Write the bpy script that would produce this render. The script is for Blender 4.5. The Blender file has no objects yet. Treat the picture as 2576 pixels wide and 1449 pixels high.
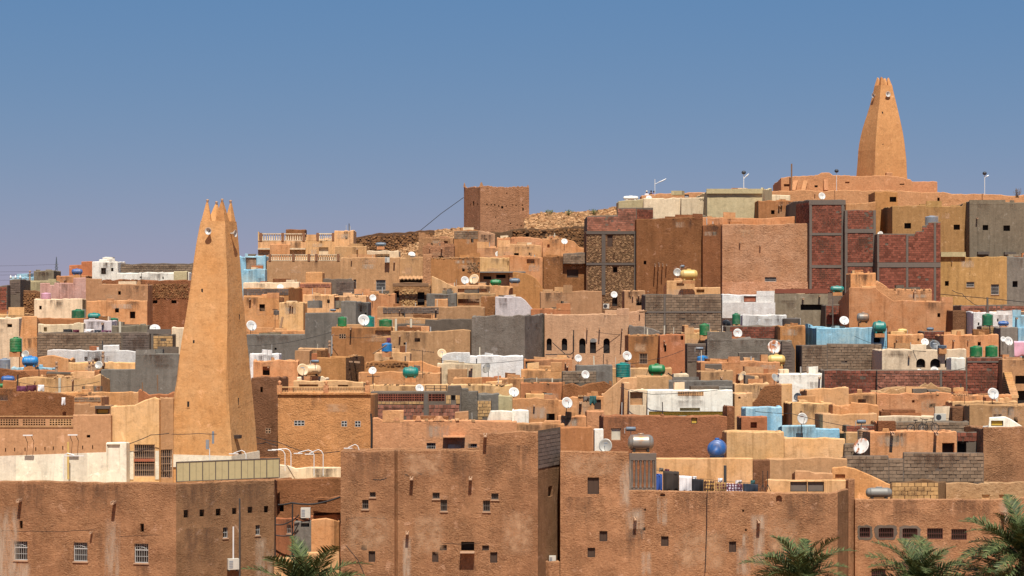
import bpy, math, random
from mathutils import Vector, Matrix
random.seed(7)
# ---------------------------------------------------------------- camera, sky, sun, exposure
F = 5200.0; VH = 724.5; ZC = 22.0           # focal length in picture units (picture = 2576 units wide), eye height
scene = bpy.context.scene
cam = bpy.data.objects.new('camera', bpy.data.cameras.new('camera'))
scene.collection.objects.link(cam)
cam.location = (0, 0, ZC); cam.rotation_euler = (math.radians(90), 0, 0)
cam.data.sensor_width = 36; cam.data.lens = F / 2576 * 36
cam.data.clip_start = 1; cam.data.clip_end = 30000
scene.camera = cam
SUN_AZ, SUN_EL = math.radians(6), math.radians(63)      # azimuth to the right of straight behind the camera
world = bpy.data.worlds.new('World'); scene.world = world; world.use_nodes = True
nt = world.node_tree; nt.nodes.clear()
sky = nt.nodes.new('ShaderNodeTexSky'); sky.sky_type = 'NISHITA'; sky.sun_disc = False
sky.sun_elevation = SUN_EL; sky.sun_rotation = math.pi - SUN_AZ
sky.altitude = 0; sky.air_density = 1.0; sky.dust_density = 0.0; sky.ozone_density = 6.0
bg = nt.nodes.new('ShaderNodeBackground'); bg.inputs[1].default_value = 0.1
sep = nt.nodes.new('ShaderNodeSeparateColor'); com = nt.nodes.new('ShaderNodeCombineColor'); nt.links.new(sky.outputs[0], sep.inputs[0])
for ch, (gam, mul) in enumerate(((.9, .336), (.48, .80), (.15, 2.25))):      # even colour grade of the whole sky, as in the photograph
    pw = nt.nodes.new('ShaderNodeMath'); pw.operation = 'POWER'; pw.inputs[1].default_value = gam
    ml = nt.nodes.new('ShaderNodeMath'); ml.operation = 'MULTIPLY'; ml.inputs[1].default_value = mul
    nt.links.new(sep.outputs[ch], pw.inputs[0]); nt.links.new(pw.outputs[0], ml.inputs[0]); nt.links.new(ml.outputs[0], com.inputs[ch])
ow = nt.nodes.new('ShaderNodeOutputWorld')
nt.links.new(com.outputs[0], bg.inputs[0]); nt.links.new(bg.outputs[0], ow.inputs[0])
sl = bpy.data.lights.new('sun', 'SUN'); sl.energy = 5.0; sl.angle = math.radians(0.53); sl.color = (1, .955, .88)
sun = bpy.data.objects.new('sun', sl); scene.collection.objects.link(sun)
sun.location = (20, -20, 90)
sdir = Vector((math.sin(SUN_AZ)*math.cos(SUN_EL), -math.cos(SUN_AZ)*math.cos(SUN_EL), math.sin(SUN_EL)))
sun.rotation_euler = sdir.to_track_quat('Z', 'Y').to_euler()
scene.view_settings.view_transform = 'Standard'; scene.view_settings.look = 'None'
scene.view_settings.exposure = 0.6; scene.view_settings.gamma = 1.0
scene.cycles.max_bounces = 5; scene.cycles.diffuse_bounces = 3
COL = scene.collection

# ---------------------------------------------------------------- helpers
def P(u, v, Y): return Vector(((u-1288)/F*Y, Y, ZC + (VH-v)/F*Y))
def lerp(tab, x):
    if x <= tab[0][0]: return tab[0][1]
    for (a, b), (c, d) in zip(tab, tab[1:]):
        if x <= c: return b + (d-b)*(x-a)/(c-a)
    return tab[-1][1]
GZ = [(60,-24),(112,-23.5),(126,-22),(140,-18),(158,-15),(186,-12),(210,-9),(235,-5.5),(258,-1.5),(282,4),(300,5),(340,2),(420,-8),(900,-18),(9000,-25)]
def ground_z(x, y):
    z = lerp(GZ, y); cap = lerp([(-60,-6),(-25,-4),(-8,1),(10,6)], x) if y > 200 else 99
    return ZC + min(z, cap)
class MB:
    def __init__(s): s.v = []; s.f = []
    def quad(s, a, b, c, d): n = len(s.v); s.v += [a, b, c, d]; s.f.append((n, n+1, n+2, n+3))
    def poly(s, ps): n = len(s.v); s.v += list(ps); s.f.append(tuple(range(n, n+len(ps))))
    def hexa(s, p):          # 8 corners: bottom 4 ccw, top 4
        n = len(s.v); s.v += p
        for q in ((3,2,1,0),(4,5,6,7),(0,1,5,4),(1,2,6,5),(2,3,7,6),(3,0,4,7)): s.f.append(tuple(n+i for i in q))
    def fbox(s, fr, s0, s1, z0, z1, d0, d1):   # box in a wall frame: along, up, outwards
        O, e, n = fr
        q = lambda a, z, d: Vector((O.x+e.x*a+n.x*d, O.y+e.y*a+n.y*d, z))
        s.hexa([q(s0,z0,d1), q(s1,z0,d1), q(s1,z0,d0), q(s0,z0,d0), q(s0,z1,d1), q(s1,z1,d1), q(s1,z1,d0), q(s0,z1,d0)])
    def box(s, c, dx, dy, dz, rz=0):
        cs, sn = math.cos(rz), math.sin(rz); p = []
        for z in (0, dz):
            for x, y in ((-dx,-dy),(dx,-dy),(dx,dy),(-dx,dy)):
                x *= .5; y *= .5
                p.append(Vector((c[0]+x*cs-y*sn, c[1]+x*sn+y*cs, c[2]+z)))
        s.hexa(p)
    def tube(s, pts, r, n=6, cap=True):
        pts = [Vector(p) for p in pts]; rs = r if isinstance(r, (list, tuple)) else [r]*len(pts); n0 = len(s.v); up = None
        for i, p in enumerate(pts):
            t = (pts[min(i+1, len(pts)-1)]-pts[max(i-1, 0)]).normalized()
            if up is None: up = Vector((0,0,1)) if abs(t.z) < .9 else Vector((1,0,0))
            a = t.cross(up).normalized(); b = a.cross(t).normalized(); up = b
            for k in range(n):
                w = 2*math.pi*k/n; s.v.append(p + (a*math.cos(w)+b*math.sin(w))*rs[i])
        for i in range(len(pts)-1):
            for k in range(n):
                k2 = (k+1) % n; s.f.append((n0+i*n+k, n0+i*n+k2, n0+(i+1)*n+k2, n0+(i+1)*n+k))
        if cap:
            s.f.append(tuple(n0+k for k in range(n))[::-1]); s.f.append(tuple(n0+(len(pts)-1)*n+k for k in range(n)))
    def lathe(s, prof, n=20, M=None):          # profile (radius, height)
        n0 = len(s.v); M = M or Matrix()
        for r, z in prof:
            for k in range(n):
                w = 2*math.pi*k/n; s.v.append(M @ Vector((r*math.cos(w), r*math.sin(w), z)))
        for i in range(len(prof)-1):
            for k in range(n):
                k2 = (k+1) % n; s.f.append((n0+i*n+k, n0+i*n+k2, n0+(i+1)*n+k2, n0+(i+1)*n+k))
        s.f.append(tuple(n0+k for k in range(n))[::-1]); s.f.append(tuple(n0+(len(prof)-1)*n+k for k in range(n)))
    def mesh(s, name, mat, origin=None, smooth=False):
        me = bpy.data.meshes.new(name)
        o = origin or Vector((0,0,0))
        me.from_pydata([(p[0]-o[0], p[1]-o[1], p[2]-o[2]) for p in s.v], [], s.f); me.materials.append(M_(mat))
        if smooth: me.polygons.foreach_set('use_smooth', [True]*len(me.polygons))
        me.update(); return me
def OB(name, me, parent=None, loc=None):
    o = bpy.data.objects.new(name, me); COL.objects.link(o)
    if parent: o.parent = parent
    if loc: o.location = loc
    return o
LABELS = {}
def tag(o, label, cat, group=None):
    o['label'] = label; o['category'] = cat; o['kind'] = 'thing'
    if group: o['group'] = group
    if label in LABELS: print('DUP LABEL', label)
    LABELS[label] = 1
    return o
def root(name, label, cat, loc, group=None):
    o = bpy.data.objects.new(name, None); o.empty_display_size = .5; COL.objects.link(o); o.location = loc
    return tag(o, label, cat, group)
def part(name, mb, mat, r, smooth=False, org=None):     # a part whose points are given in world space, under root r
    return OB(name, mb.mesh(name, mat, org if org is not None else r.location, smooth), r)

# ---------------------------------------------------------------- materials
def lin(c): c /= 255; return c/12.92 if c <= .04045 else ((c+.055)/1.055)**2.4
ALB = .8
def hexlin(h, k=1.0):
    k *= ALB
    return tuple(min(.9, lin(int(h[i:i+2], 16))*k) for i in (0,2,4)) + (1,)
PL = {
 'dado':('eadcc4','dccaae',.1,4,.35,.3),  # plaster-like: colour, second colour (patches), bump, grain size, streaks, patch amount
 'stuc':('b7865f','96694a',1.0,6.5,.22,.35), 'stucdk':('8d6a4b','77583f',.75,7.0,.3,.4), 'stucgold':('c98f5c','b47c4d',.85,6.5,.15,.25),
 'straw':('c08966','d6a585',.9,4.0,.15,.4), 'mudbr':('93623f','7c5135',.7,5,.35,.4), 'muddk':('8a6244','755238',.7,5,.3,.4),
 'castle':('b78560','996c49',.8,4,.3,.35), 'salmon':('cf9569','bf8459',.45,3,.15,.3), 'orange':('c98b5a','d8a578',.22,4,.4,.45),
 'ochre':('b67f50','a67145',.22,4,.35,.35), 'tan':('bf9268','ad825a',.15,4,.35,.35), 'gold':('b58b58','9f7848',.3,6,.45,.35),
 'yellow':('d9a670','e2b88d',.15,4,.5,.35), 'cream':('e8ceaa','dcc09a',.12,4,.5,.25), 'creamg':('c3b187','b3a279',.15,4,.2,.25),
 'white':('f2e8d6','e4d6c0',.12,4,.5,.25), 'wash':('ece6de','d8cabb',.35,7,.4,.45), 'lilac':('d2c4be','d6c9c6',.3,6,.25,.3),
 'pink':('b78a78','c6a294',.15,4,.55,.5), 'pinkmud':('c59a77','b98b68',.4,5,.25,.25), 'grey':('827a6f','726a60',.18,4,.45,.4),
 'greydk':('73675b','918679',.5,5,.25,.45), 'cement':('8a7c67','7a6d5a',.2,4,.5,.35), 'mortar':('756759','665a4e',.3,8,.1,.2),
 'blue':('8cb9cd','b9c9c4',.15,4,.6,.55), 'redpl':('b6774f','a86b45',.2,5,.3,.35), 'speck':('ad7350','8f5b3c',.5,4,.1,.35),
 'dirt':('b98a5f','a97a50',.5,3,0,.4), 'stone':('b08a60','c9a67a',.6,3,0,.4), 'roofc':('d9b78a','c7a377',.2,3,0,.3), 'roofw':('d8c29c','cdb68f',.08,3,0,.2),
 'minar':('d59a60','deae7a',.22,3.0,.12,.35), 'minar2':('d09761','c48a58',.22,3,.2,.35), 'rubmor':('755840','644a36',.5,6,0,.3), 'stonehouse':('a97f55','8c6642',1.2,2.5,.1,.4)}
BR = {  # pieces: base colour, variation
 'block':('8d7660',.25), 'blockdk':('75655a',.22), 'blocktan':('c39a68',.2), 'brick':('87503f',.38), 'brickpk':('9c6753',.35), 'rubble':('937353',.5), 'rock':('bd9369',.4), 'rubbledk':('8f6643',.4)}
FL = {  # plain: colour, roughness, metal
 'dark':('1d1511',.9,0), 'glass':('2a2521',.25,0), 'wood':('4a3424',.8,0), 'wooddk':('3b2a20',.8,0), 'whitem':('b9b5ae',.5,0), 'redm':('5c2f24',.6,0), 'stickw':('8a6748',.9,0),
 'spoutm':('b79272',.9,0), 'conc':('6e6257',.9,0), 'concdk':('5f544a',.9,0), 'steel':('8c8880',.62,.35), 'pole':('54504c',.6,.3), 'iron':('3a322c',.8,.2), 'panel':('bfae80',.5,0),
 'acw':('cfc8b8',.5,0), 'acd':('35363a',.6,0), 'tgreen':('1f6f47',.5,0), 'tgreen2':('1c7a42',.5,0), 'tteal':('178074',.45,0), 'tblue':('2c86c2',.4,0), 'tblue2':('2f5f9c',.45,0), 'tgrey':('8d9298',.45,0),
 'tslate':('5b6a77',.5,0), 'tpink':('e0a9b8',.5,0), 'tcream':('dcb768',.5,0), 'twhite':('eae7e0',.5,0), 'dishw':('cfcac1',.4,0), 'dishg':('a9a49a',.5,.2), 'dishc':('dcb98c',.5,0), 'dishb':('3b4046',.5,0), 'lamp':('e9e6df',.4,0),
 'yell':('cfa83e',.6,0), 'doorp':('d8cdb4',.6,0), 'doorb':('8a5a3a',.7,0), 'cable':('2b2623',.8,0), 'terra':('a5593a',.8,0), 'cblue':('3556a0',.9,0), 'ccamo':('3a2f27',.9,0), 'cwhite':('e9e2de',.9,0), 'cblack':('1e1c20',.9,0), 'cmaroon':('5b2130',.9,0), 'cjean':('2a303c',.9,0), 'cteal':('2d5a57',.9,0), 'cpurple':('6d3550',.9,0),
 'skin':('8a5c44',.7,0), 'hair':('1c1614',.8,0), 'bark':('6a5238',.95,0)}
_mc = {}
def nodes(mat):
    t = mat.node_tree; t.nodes.clear()
    b = t.nodes.new('ShaderNodeBsdfPrincipled'); o = t.nodes.new('ShaderNodeOutputMaterial'); t.links.new(b.outputs[0], o.inputs[0])
    return t, b
def N(t, typ, **k):
    n = t.nodes.new('ShaderNode'+typ)
    for a, b in k.items():
        if isinstance(a, str) and a.startswith('i_'): n.inputs[a[2:].replace('_', ' ')].default_value = b
        else: setattr(n, a, b)
    return n
def mixc(t, fac, a, b, mode='MIX'):
    m = t.nodes.new('ShaderNodeMix'); m.data_type = 'RGBA'; m.blend_type = mode
    for s, x in ((0, fac), (6, a), (7, b)):
        if hasattr(x, 'is_linked'): t.links.new(x, m.inputs[s])
        else: m.inputs[s].default_value = x
    return m.outputs[2]
def ramp(t, x, a, b, c=0.0, d=1.0):
    m = N(t, 'MapRange'); t.links.new(x, m.inputs[0])
    for i, q in enumerate((a, b, c, d)): m.inputs[i+1].default_value = q
    return m.outputs[0]
def M_(k):
    if k in _mc: return _mc[k]
    mat = bpy.data.materials.new(k); mat.use_nodes = True; _mc[k] = mat
    t, b = nodes(mat); L = t.links
    if k in PL:
        h1, h2, bump, gs, streak, patch = PL[k]
        c1, c2 = hexlin(h1), hexlin(h2)
        geo = N(t, 'NewGeometry'); oi = N(t, 'ObjectInfo')
        pos = geo.outputs['Position']
        def noise(scale, detail=5, rough=.6, vec=pos, dist=0):
            n = N(t, 'TexNoise', i_Scale=scale, i_Detail=detail, i_Roughness=rough, i_Distortion=dist); L.new(vec, n.inputs['Vector']); return n.outputs[0]
        big = noise(.45, 6, .65); mid = noise(2.2, 5, .65, dist=.6); fine = noise(gs*1.7, 6, .7, dist=.4)
        mp = N(t, 'Mapping'); L.new(pos, mp.inputs[0]); mp.inputs['Scale'].default_value = (2.6, 2.6, .16)
        st = noise(1.0, 5, .65, mp.outputs[0])
        col = mixc(t, ramp(t, big, .5-.12, .5+.22, 0, patch*2), c1, c2)
        dk = tuple(x*.55 for x in c1[:3])+(1,); lt = tuple(min(.88, x*1.35+.02) for x in c1[:3])+(1,)
        if streak: col = mixc(t, ramp(t, st, .52, .70, 0, min(.9, streak*1.5)), col, dk)
        if streak: col = mixc(t, ramp(t, st, .48, .30, 0, streak*.6), col, lt)
        col = mixc(t, ramp(t, mid, .54, .74, 0, .5), col, lt)
        col = mixc(t, ramp(t, mid, .46, .28, 0, .5), col, dk)
        gamt = .2+.5*min(1, bump)
        col = mixc(t, ramp(t, fine, .5, .3, 0, gamt), col, tuple(x*.45 for x in c1[:3])+(1,))  # low spots of the grain darkened: pit shade put into the colour
        fl = noise(1.25, 9, .72, dist=.5); L.new(fl, fl.node.inputs['W']) if False else None
        col = mixc(t, ramp(t, fl, .60, .645, 0, min(.75, patch*1.5)), col, tuple(min(.85, x*1.3+.07) for x in c1[:3])+(1,))
        col = mixc(t, ramp(t, fl, .42, .33, 0, .3+.4*patch), col, tuple(x*y for x, y in zip(c1[:3], (.5,.48,.5)))+(1,))
        hs = N(t, 'HueSaturation'); L.new(col, hs.inputs['Color'])
        L.new(ramp(t, oi.outputs['Random'], 0, 1, .86, 1.12), hs.inputs['Value'])
        mh = N(t, 'Math', operation='FRACT'); mm = N(t, 'Math', operation='MULTIPLY'); L.new(oi.outputs['Random'], mm.inputs[0]); mm.inputs[1].default_value = 7.31; L.new(mm.outputs[0], mh.inputs[0])
        L.new(ramp(t, mh.outputs[0], 0, 1, .495, .506), hs.inputs['Hue']) if k not in ('stuc', 'stucdk', 'stucgold', 'minar', 'minar2') else None
        L.new(hs.outputs[0], b.inputs['Base Color']); b.inputs['Roughness'].default_value = .95
        b.inputs['Specular IOR Level'].default_value = .1
        mz = N(t, 'Mapping'); L.new(pos, mz.inputs[0]); mz.inputs['Scale'].default_value = (1, 1, 1.4)
        coarse = noise(gs*.78, 5, .62, mz.outputs[0], 1.2)
        m3 = N(t, 'Math', operation='MULTIPLY_ADD'); L.new(coarse, m3.inputs[0]); m3.inputs[1].default_value = 1.3; L.new(fine, m3.inputs[2])
        ad = N(t, 'Math', operation='MULTIPLY_ADD'); L.new(noise(1.1, 3, .5), ad.inputs[0]); ad.inputs[1].default_value = 1.2; L.new(m3.outputs[0], ad.inputs[2])
        bp = N(t, 'Bump'); bp.inputs['Strength'].default_value = min(1, .25+bump*.75); bp.inputs['Distance'].default_value = .03+.11*bump
        L.new(ad.outputs[0], bp.inputs['Height']); L.new(bp.outputs[0], b.inputs['Normal'])
        s_ = min(1, .25+bump*.75); L.new(ramp(t, noise(.7, 4, .6), .36, .62, s_*.35, s_), bp.inputs['Strength'])
    elif k in BR:
        h, var = BR[k]; c = hexlin(h)
        geo = N(t, 'NewGeometry'); oi = N(t, 'ObjectInfo')
        ad = N(t, 'Math', operation='ADD'); L.new(geo.outputs['Random Per Island'], ad.inputs[0]); L.new(oi.outputs['Random'], ad.inputs[1])
        fr = N(t, 'Math', operation='FRACT'); L.new(ad.outputs[0], fr.inputs[0])
        col = mixc(t, fr.outputs[0], tuple(x*(1-var) for x in c[:3])+(1,), tuple(min(.85, x*(1+var)) for x in c[:3])+(1,))
        n = N(t, 'TexNoise', i_Scale=7.0, i_Detail=5.0, i_Roughness=.7); L.new(geo.outputs['Position'], n.inputs['Vector'])
        col = mixc(t, ramp(t, n.outputs[0], .5, .28, 0, .5), col, tuple(x*.5 for x in c[:3])+(1,))
        n2 = N(t, 'TexNoise', i_Scale=.7, i_Detail=4.0); L.new(geo.outputs['Position'], n2.inputs['Vector'])
        col = mixc(t, ramp(t, n2.outputs[0], .5, .75, 0, .4), col, tuple(x*1.3 for x in c[:3])+(1,))
        L.new(col, b.inputs['Base Color']); b.inputs['Roughness'].default_value = .95; b.inputs['Specular IOR Level'].default_value = .1
        bp = N(t, 'Bump'); bp.inputs['Strength'].default_value = .5; bp.inputs['Distance'].default_value = .03
        L.new(n.outputs[0], bp.inputs['Height']); L.new(bp.outputs[0], b.inputs['Normal'])
    elif k in FL:
        h, r, m = FL[k]; c = hexlin(h)
        geo = N(t, 'NewGeometry'); n = N(t, 'TexNoise', i_Scale=3.0, i_Detail=6.0, i_Roughness=.7); L.new(geo.outputs['Position'], n.inputs['Vector'])
        col = mixc(t, ramp(t, n.outputs[0], .48, .75, 0, .45), c, tuple(x*.6 for x in c[:3])+(1,))
        if k[0] == 't' or k.startswith('dish'):      # dust and fading
            n9 = N(t, 'TexNoise', i_Scale=1.7, i_Detail=6.0, i_Roughness=.7); L.new(geo.outputs['Position'], n9.inputs['Vector']); col = mixc(t, ramp(t, n9.outputs[0], .48, .72, 0, .45), col, hexlin('b09878'))
        L.new(col, b.inputs['Base Color']); b.inputs['Roughness'].default_value = r; b.inputs['Metallic'].default_value = m
    elif k == 'leaf':
        geo = N(t, 'NewGeometry'); n = N(t, 'TexNoise', i_Scale=1.5, i_Detail=3.0); L.new(geo.outputs['Position'], n.inputs['Vector'])
        ad = N(t, 'Math', operation='ADD'); L.new(geo.outputs['Random Per Island'], ad.inputs[0]); L.new(n.outputs[0], ad.inputs[1])
        col = mixc(t, ramp(t, ad.outputs[0], .5, 1.6), (.025,.04,.01,1), (.13,.15,.05,1))
        L.new(col, b.inputs['Base Color']); b.inputs['Roughness'].default_value = .6; b.inputs['Specular IOR Level'].default_value = .2
    elif k in ('carpetgold', 'carpetred', 'motif'):
        tc = N(t, 'TexCoord'); v = N(t, 'TexVoronoi', feature='F1', i_Scale={'motif':5.0}.get(k, 4.0), i_Randomness=0.0); L.new(tc.outputs['Generated'], v.inputs['Vector'])
        a, c = {'carpetgold':('c79a55','4a2c22'), 'carpetred':('5c2130','a9834f'), 'motif':('5e2f3c','e2d6dc')}[k]
        col = mixc(t, ramp(t, v.outputs['Distance'], .36, .40, 1, 0) if k == 'motif' else ramp(t, v.outputs['Distance'], .42, .46), hexlin(a), hexlin(c))
        L.new(col, b.inputs['Base Color']); b.inputs['Roughness'].default_value = .95
    elif k == 'deadleaf':
        b.inputs['Base Color'].default_value = (.22,.15,.08,1); b.inputs['Roughness'].default_value = .9
    elif k in ('stain_dark', 'stain_pale', 'stain_red'):       # thin film of grime or lime run on a wall, broken up by noise
        tc = N(t, 'TexCoord'); geo = N(t, 'NewGeometry'); sx = N(t, 'SeparateXYZ'); uv = N(t, 'UVMap'); L.new(tc.outputs['UV'], sx.inputs[0])
        mp = N(t, 'Mapping'); L.new(geo.outputs['Position'], mp.inputs[0]); mp.inputs['Scale'].default_value = (2.6, 2.6, .42) if k != 'stain_red' else (1.6, 1.6, 1.6)
        n = N(t, 'TexNoise', i_Scale=1.0, i_Detail=7.0, i_Roughness=.7); L.new(mp.outputs[0], n.inputs['Vector'])
        def bell(o):      # 0 at both edges, 1 in the middle
            m1 = N(t, 'Math', operation='SUBTRACT'); m1.inputs[0].default_value = 1; L.new(o, m1.inputs[1]); m2 = N(t, 'Math', operation='MULTIPLY'); L.new(o, m2.inputs[0]); L.new(m1.outputs[0], m2.inputs[1]); return ramp(t, m2.outputs[0], 0, .16)
        ev = bell(sx.outputs[1]) if k != 'stain_dark' else ramp(t, sx.outputs[1], 0, .75)
        m = N(t, 'Math', operation='MULTIPLY'); L.new(bell(sx.outputs[0]), m.inputs[0]); L.new(ev, m.inputs[1])
        m2 = N(t, 'Math', operation='MULTIPLY'); L.new(m.outputs[0], m2.inputs[0]); L.new(ramp(t, n.outputs[0], .38, .66), m2.inputs[1])
        m3 = N(t, 'Math', operation='MULTIPLY'); L.new(m2.outputs[0], m3.inputs[0]); m3.inputs[1].default_value = {'stain_dark':.42,'stain_pale':.65,'stain_red':.7}[k]
        b.inputs['Base Color'].default_value = hexlin({'stain_dark':'5f4433','stain_pale':'d9c0a4','stain_red':'d8ab82'}[k]); b.inputs['Roughness'].default_value = .95; L.new(m3.outputs[0], b.inputs['Alpha'])
    elif k == 'rusty':
        geo = N(t, 'NewGeometry'); mp = N(t, 'Mapping'); L.new(geo.outputs['Position'], mp.inputs[0]); mp.inputs['Scale'].default_value = (3, 3, .9)
        n = N(t, 'TexNoise', i_Scale=1.3, i_Detail=6.0); L.new(mp.outputs[0], n.inputs['Vector'])
        col = mixc(t, ramp(t, n.outputs[0], .45, .58), hexlin('d9d2c6'), hexlin('a85f2c'))
        L.new(col, b.inputs['Base Color']); b.inputs['Roughness'].default_value = .7
    elif k == 'tanksteel':
        geo = N(t, 'NewGeometry'); n = N(t, 'TexNoise', i_Scale=1.2, i_Detail=6.0); L.new(geo.outputs['Position'], n.inputs['Vector'])
        col = mixc(t, ramp(t, n.outputs[0], .42, .65), hexlin('a39a8c'), hexlin('a97e58'))
        L.new(col, b.inputs['Base Color']); b.inputs['Roughness'].default_value = .42; b.inputs['Metallic'].default_value = .45
    else: raise KeyError(k)
    return mat

# ---------------------------------------------------------------- houses and walls
class House: pass
def ray_on(A, B, u, v):          # where the sight line (u, v) meets the vertical plane through A-B: distance along, height
    k = (u-1288)/F; dx, dy = B.x-A.x, B.y-A.y
    t = (k*A.y-A.x)/(dx-k*dy); y = A.y+t*dy
    return t*math.hypot(dx, dy), ZC+(VH-v)/F*y
def H(name, label, pts, Y, mat, d=5.0, par=.5, t=.26, rag=.05, o='', s='', roof='roofc', base=None, cat=None, sideback=0, step=.6, sm=None, drop=.8, auto=None):
    h = House(); h.front = [P(p[0], p[1], Y+(p[2] if len(p) > 2 else 0)) for p in pts]; h.us = [p[0] for p in pts]; h.mat = mat
    A, B = h.front[0], h.front[-1]; yb = max(q.y for q in h.front)+d
    fz = min(q.z for q in h.front); zbk = fz-drop*max(0, ZC-fz)/Y*(yb-A.y)      # roofs fall slightly to the rear
    cor = h.front+[Vector((B.x+sideback, yb, zbk)), Vector((A.x+sideback, yb, zbk))]
    mx = sum(q.x for q in cor)/len(cor); my = min(q.y for q in cor)
    zb = (ground_z(mx, my)-.6) if base is None else base
    zb = min(zb, min(q.z for q in cor)-.8)
    h.root = r = root(name, label, cat or name.split('_')[-1], Vector((mx, (my+yb)/2, zb)))
    nf = len(h.front)-1; n = len(cor); h.fr = []
    for i in range(nf):
        a, b = cor[i], cor[i+1]; e = Vector((b.x-a.x, b.y-a.y, 0)); e.normalize(); h.fr.append((a, e, Vector((e.y, -e.x, 0))))
    ops = []
    for tok in [q for q in o.split(';') if q.strip()]:
        w = tok.split(); u0, v0, u1, v1 = map(float, w[1:5]); um = (u0+u1)/2; i = 0
        while i < nf-1 and um > h.us[i+1]: i += 1
        sa, za = ray_on(cor[i], cor[i+1], u0, v0); sb, zc = ray_on(cor[i], cor[i+1], u1, v1)
        ops.append((w[0], i, sa, sb, zc, za, w[5] if len(w) > 5 else None))
        if sa < 0 or sb > (cor[i+1]-cor[i]).length or za > min(cor[i].z, cor[i+1].z)-.1: print('CROSS', label[:40], tok, round(sa,2), round(sb,2))
    ar = random.Random(label); W_, li = max(((cor[i+1]-cor[i]).length, i) for i in range(nf))
    if auto is None: auto = 138 < Y < 263 and W_ > 2.0 and name in ('plaster_house', 'adobe_house', 'cement_house', 'plaster_wall') and min(q.z for q in cor[li:li+2])-zb > 2.2
    zt_ = min(cor[li].z, cor[li+1].z)
    if auto and not o and ar.random() < .65:
        for _ in range(ar.randint(1, 3)):
            ww, hh = ar.choice(((.16,.3),(.2,.2),(.3,.4),(.45,.5),(.6,.75),(.5,.35))); c_ = ar.uniform(.5, W_-.5); tz = zt_-ar.uniform(.35, 1.3)
            if all(abs(c_-(q[2]+q[3])/2) > .7 for q in ops): ops.append(('h', li, c_-ww/2, c_+ww/2, tz-hh, tz, None))
    wl = MB(); w2 = MB(); sm = sm or {}; per = []           # perimeter: (x, y, ztop, miter, )
    segn = []
    for i in range(n):
        a, b = cor[i], cor[(i+1) % n]; e = Vector((b.x-a.x, b.y-a.y)); L = e.length; e /= L; segn.append((e, Vector((e.y, -e.x)), L))
    for i in range(n):
        a, b = cor[i], cor[(i+1) % n]; e, nn, L = segn[i]; pe, pn, _ = segn[i-1]
        m = (nn+pn); m = m/max(.3, m.dot(nn)) if m.length > 1e-4 else nn
        cols = [k*L/max(1, round(L/step)) for k in range(max(1, round(L/step))+1)][:-1]
        mine = [q for q in ops if q[1] == i and i < nf]
        for q in mine: cols += [q[2], q[3]]
        cols = sorted(set(round(c, 3) for c in cols if -1e-6 <= c < L-1e-3))
        cols = [c for k, c in enumerate(cols) if k == 0 or c-cols[k-1] > .012 or any(abs(c-q[2]) < .002 or abs(c-q[3]) < .002 for q in mine)]
        st = []
        for k, c in enumerate(cols):
            f = c/L; z = a.z+(b.z-a.z)*f + (random.uniform(-rag, rag)+rag*.9*math.sin(c*.9+a.x)*min(1, f*(1-f)*8) if c else 0)
            jx = random.uniform(-.02, .02) if (c and not mine) else 0
            st.append((a.x+e.x*c+nn.x*jx, a.y+e.y*c+nn.y*jx, z, m if c == 0 else nn, c))
        per.append((st, mine))
    flat = [p for st, _ in per for p in st]; NP = len(flat)
    tt = min(t, .3*min([q[2] for q in segn if q[2] > .35] or [1]))
    zr = min(p[2] for p in flat)-max(par, .02)
    def ring(ins, z): return [Vector((p[0]-p[3].x*ins, p[1]-p[3].y*ins, z(p))) for p in flat]
    rings = [ring(0, lambda p: p[2]-.07), ring(.05, lambda p: p[2]), ring(tt-.05, lambda p: p[2]-.005), ring(tt, lambda p: p[2]-.08), ring(tt, lambda p: min(zr-.05, p[2]-.1))]
    n0 = len(wl.v)
    for rg in rings: wl.v += rg
    for j in range(len(rings)-1):
        for k in range(NP):
            k2 = (k+1) % NP; wl.f.append((n0+j*NP+k, n0+j*NP+k2, n0+(j+1)*NP+k2, n0+(j+1)*NP+k))
    idx = 0
    for i, (st, mine) in enumerate(per):
        nx = flat[(idx+len(st)) % NP]; seq = st+[(nx[0], nx[1], nx[2], None, segn[i][2])]
        rows = sorted(set([zb]+[z for q in mine for z in (q[4], q[5])]))
        for k in range(len(st)):
            p, q = seq[k], seq[k+1]
            zs = [z for z in rows if z < min(p[2], q[2])-.08]
            for j in range(len(zs)):
                z0 = zs[j]; top = j == len(zs)-1; cm = (p[4]+q[4])/2
                z1p, z1q = (p[2]-.07, q[2]-.07) if top else (zs[j+1], zs[j+1]); zm = (z0+min(z1p, z1q))/2
                if any(w[2]-.001 < cm < w[3]+.001 and w[4]-.001 < zm < w[5]+.001 for w in mine): continue
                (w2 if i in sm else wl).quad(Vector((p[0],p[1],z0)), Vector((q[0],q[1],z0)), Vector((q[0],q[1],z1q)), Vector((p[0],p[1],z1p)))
        idx += len(st)
    for kind, i, s0, s1, z0, z1, extra in ops: opening(h, w2 if i in sm else wl, i, kind, s0, s1, z0, z1, extra)
    h.wall = part('wall', wl, mat, r)
    if w2.f: part('weathered_shaded_wall', w2, list(sm.values())[0], r)  # darker wall colour: weathering, and on some side faces painted shade
    rf = MB(); rf.poly([Vector((p[0]-p[3].x*(tt-.02), p[1]-p[3].y*(tt-.02), zr)) for p in flat]); part('roof', rf, roof, r)
    if auto: details(h, ar, li, W_, zt_, zr, yb-my, mat, len(ops))
    for tok in [q for q in s.split(';') if q.strip()]:
        w = [float(x) for x in tok.split()]; spout(h, w[0], w[1], w[2] if len(w) > 2 else .5)
    return h
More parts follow.
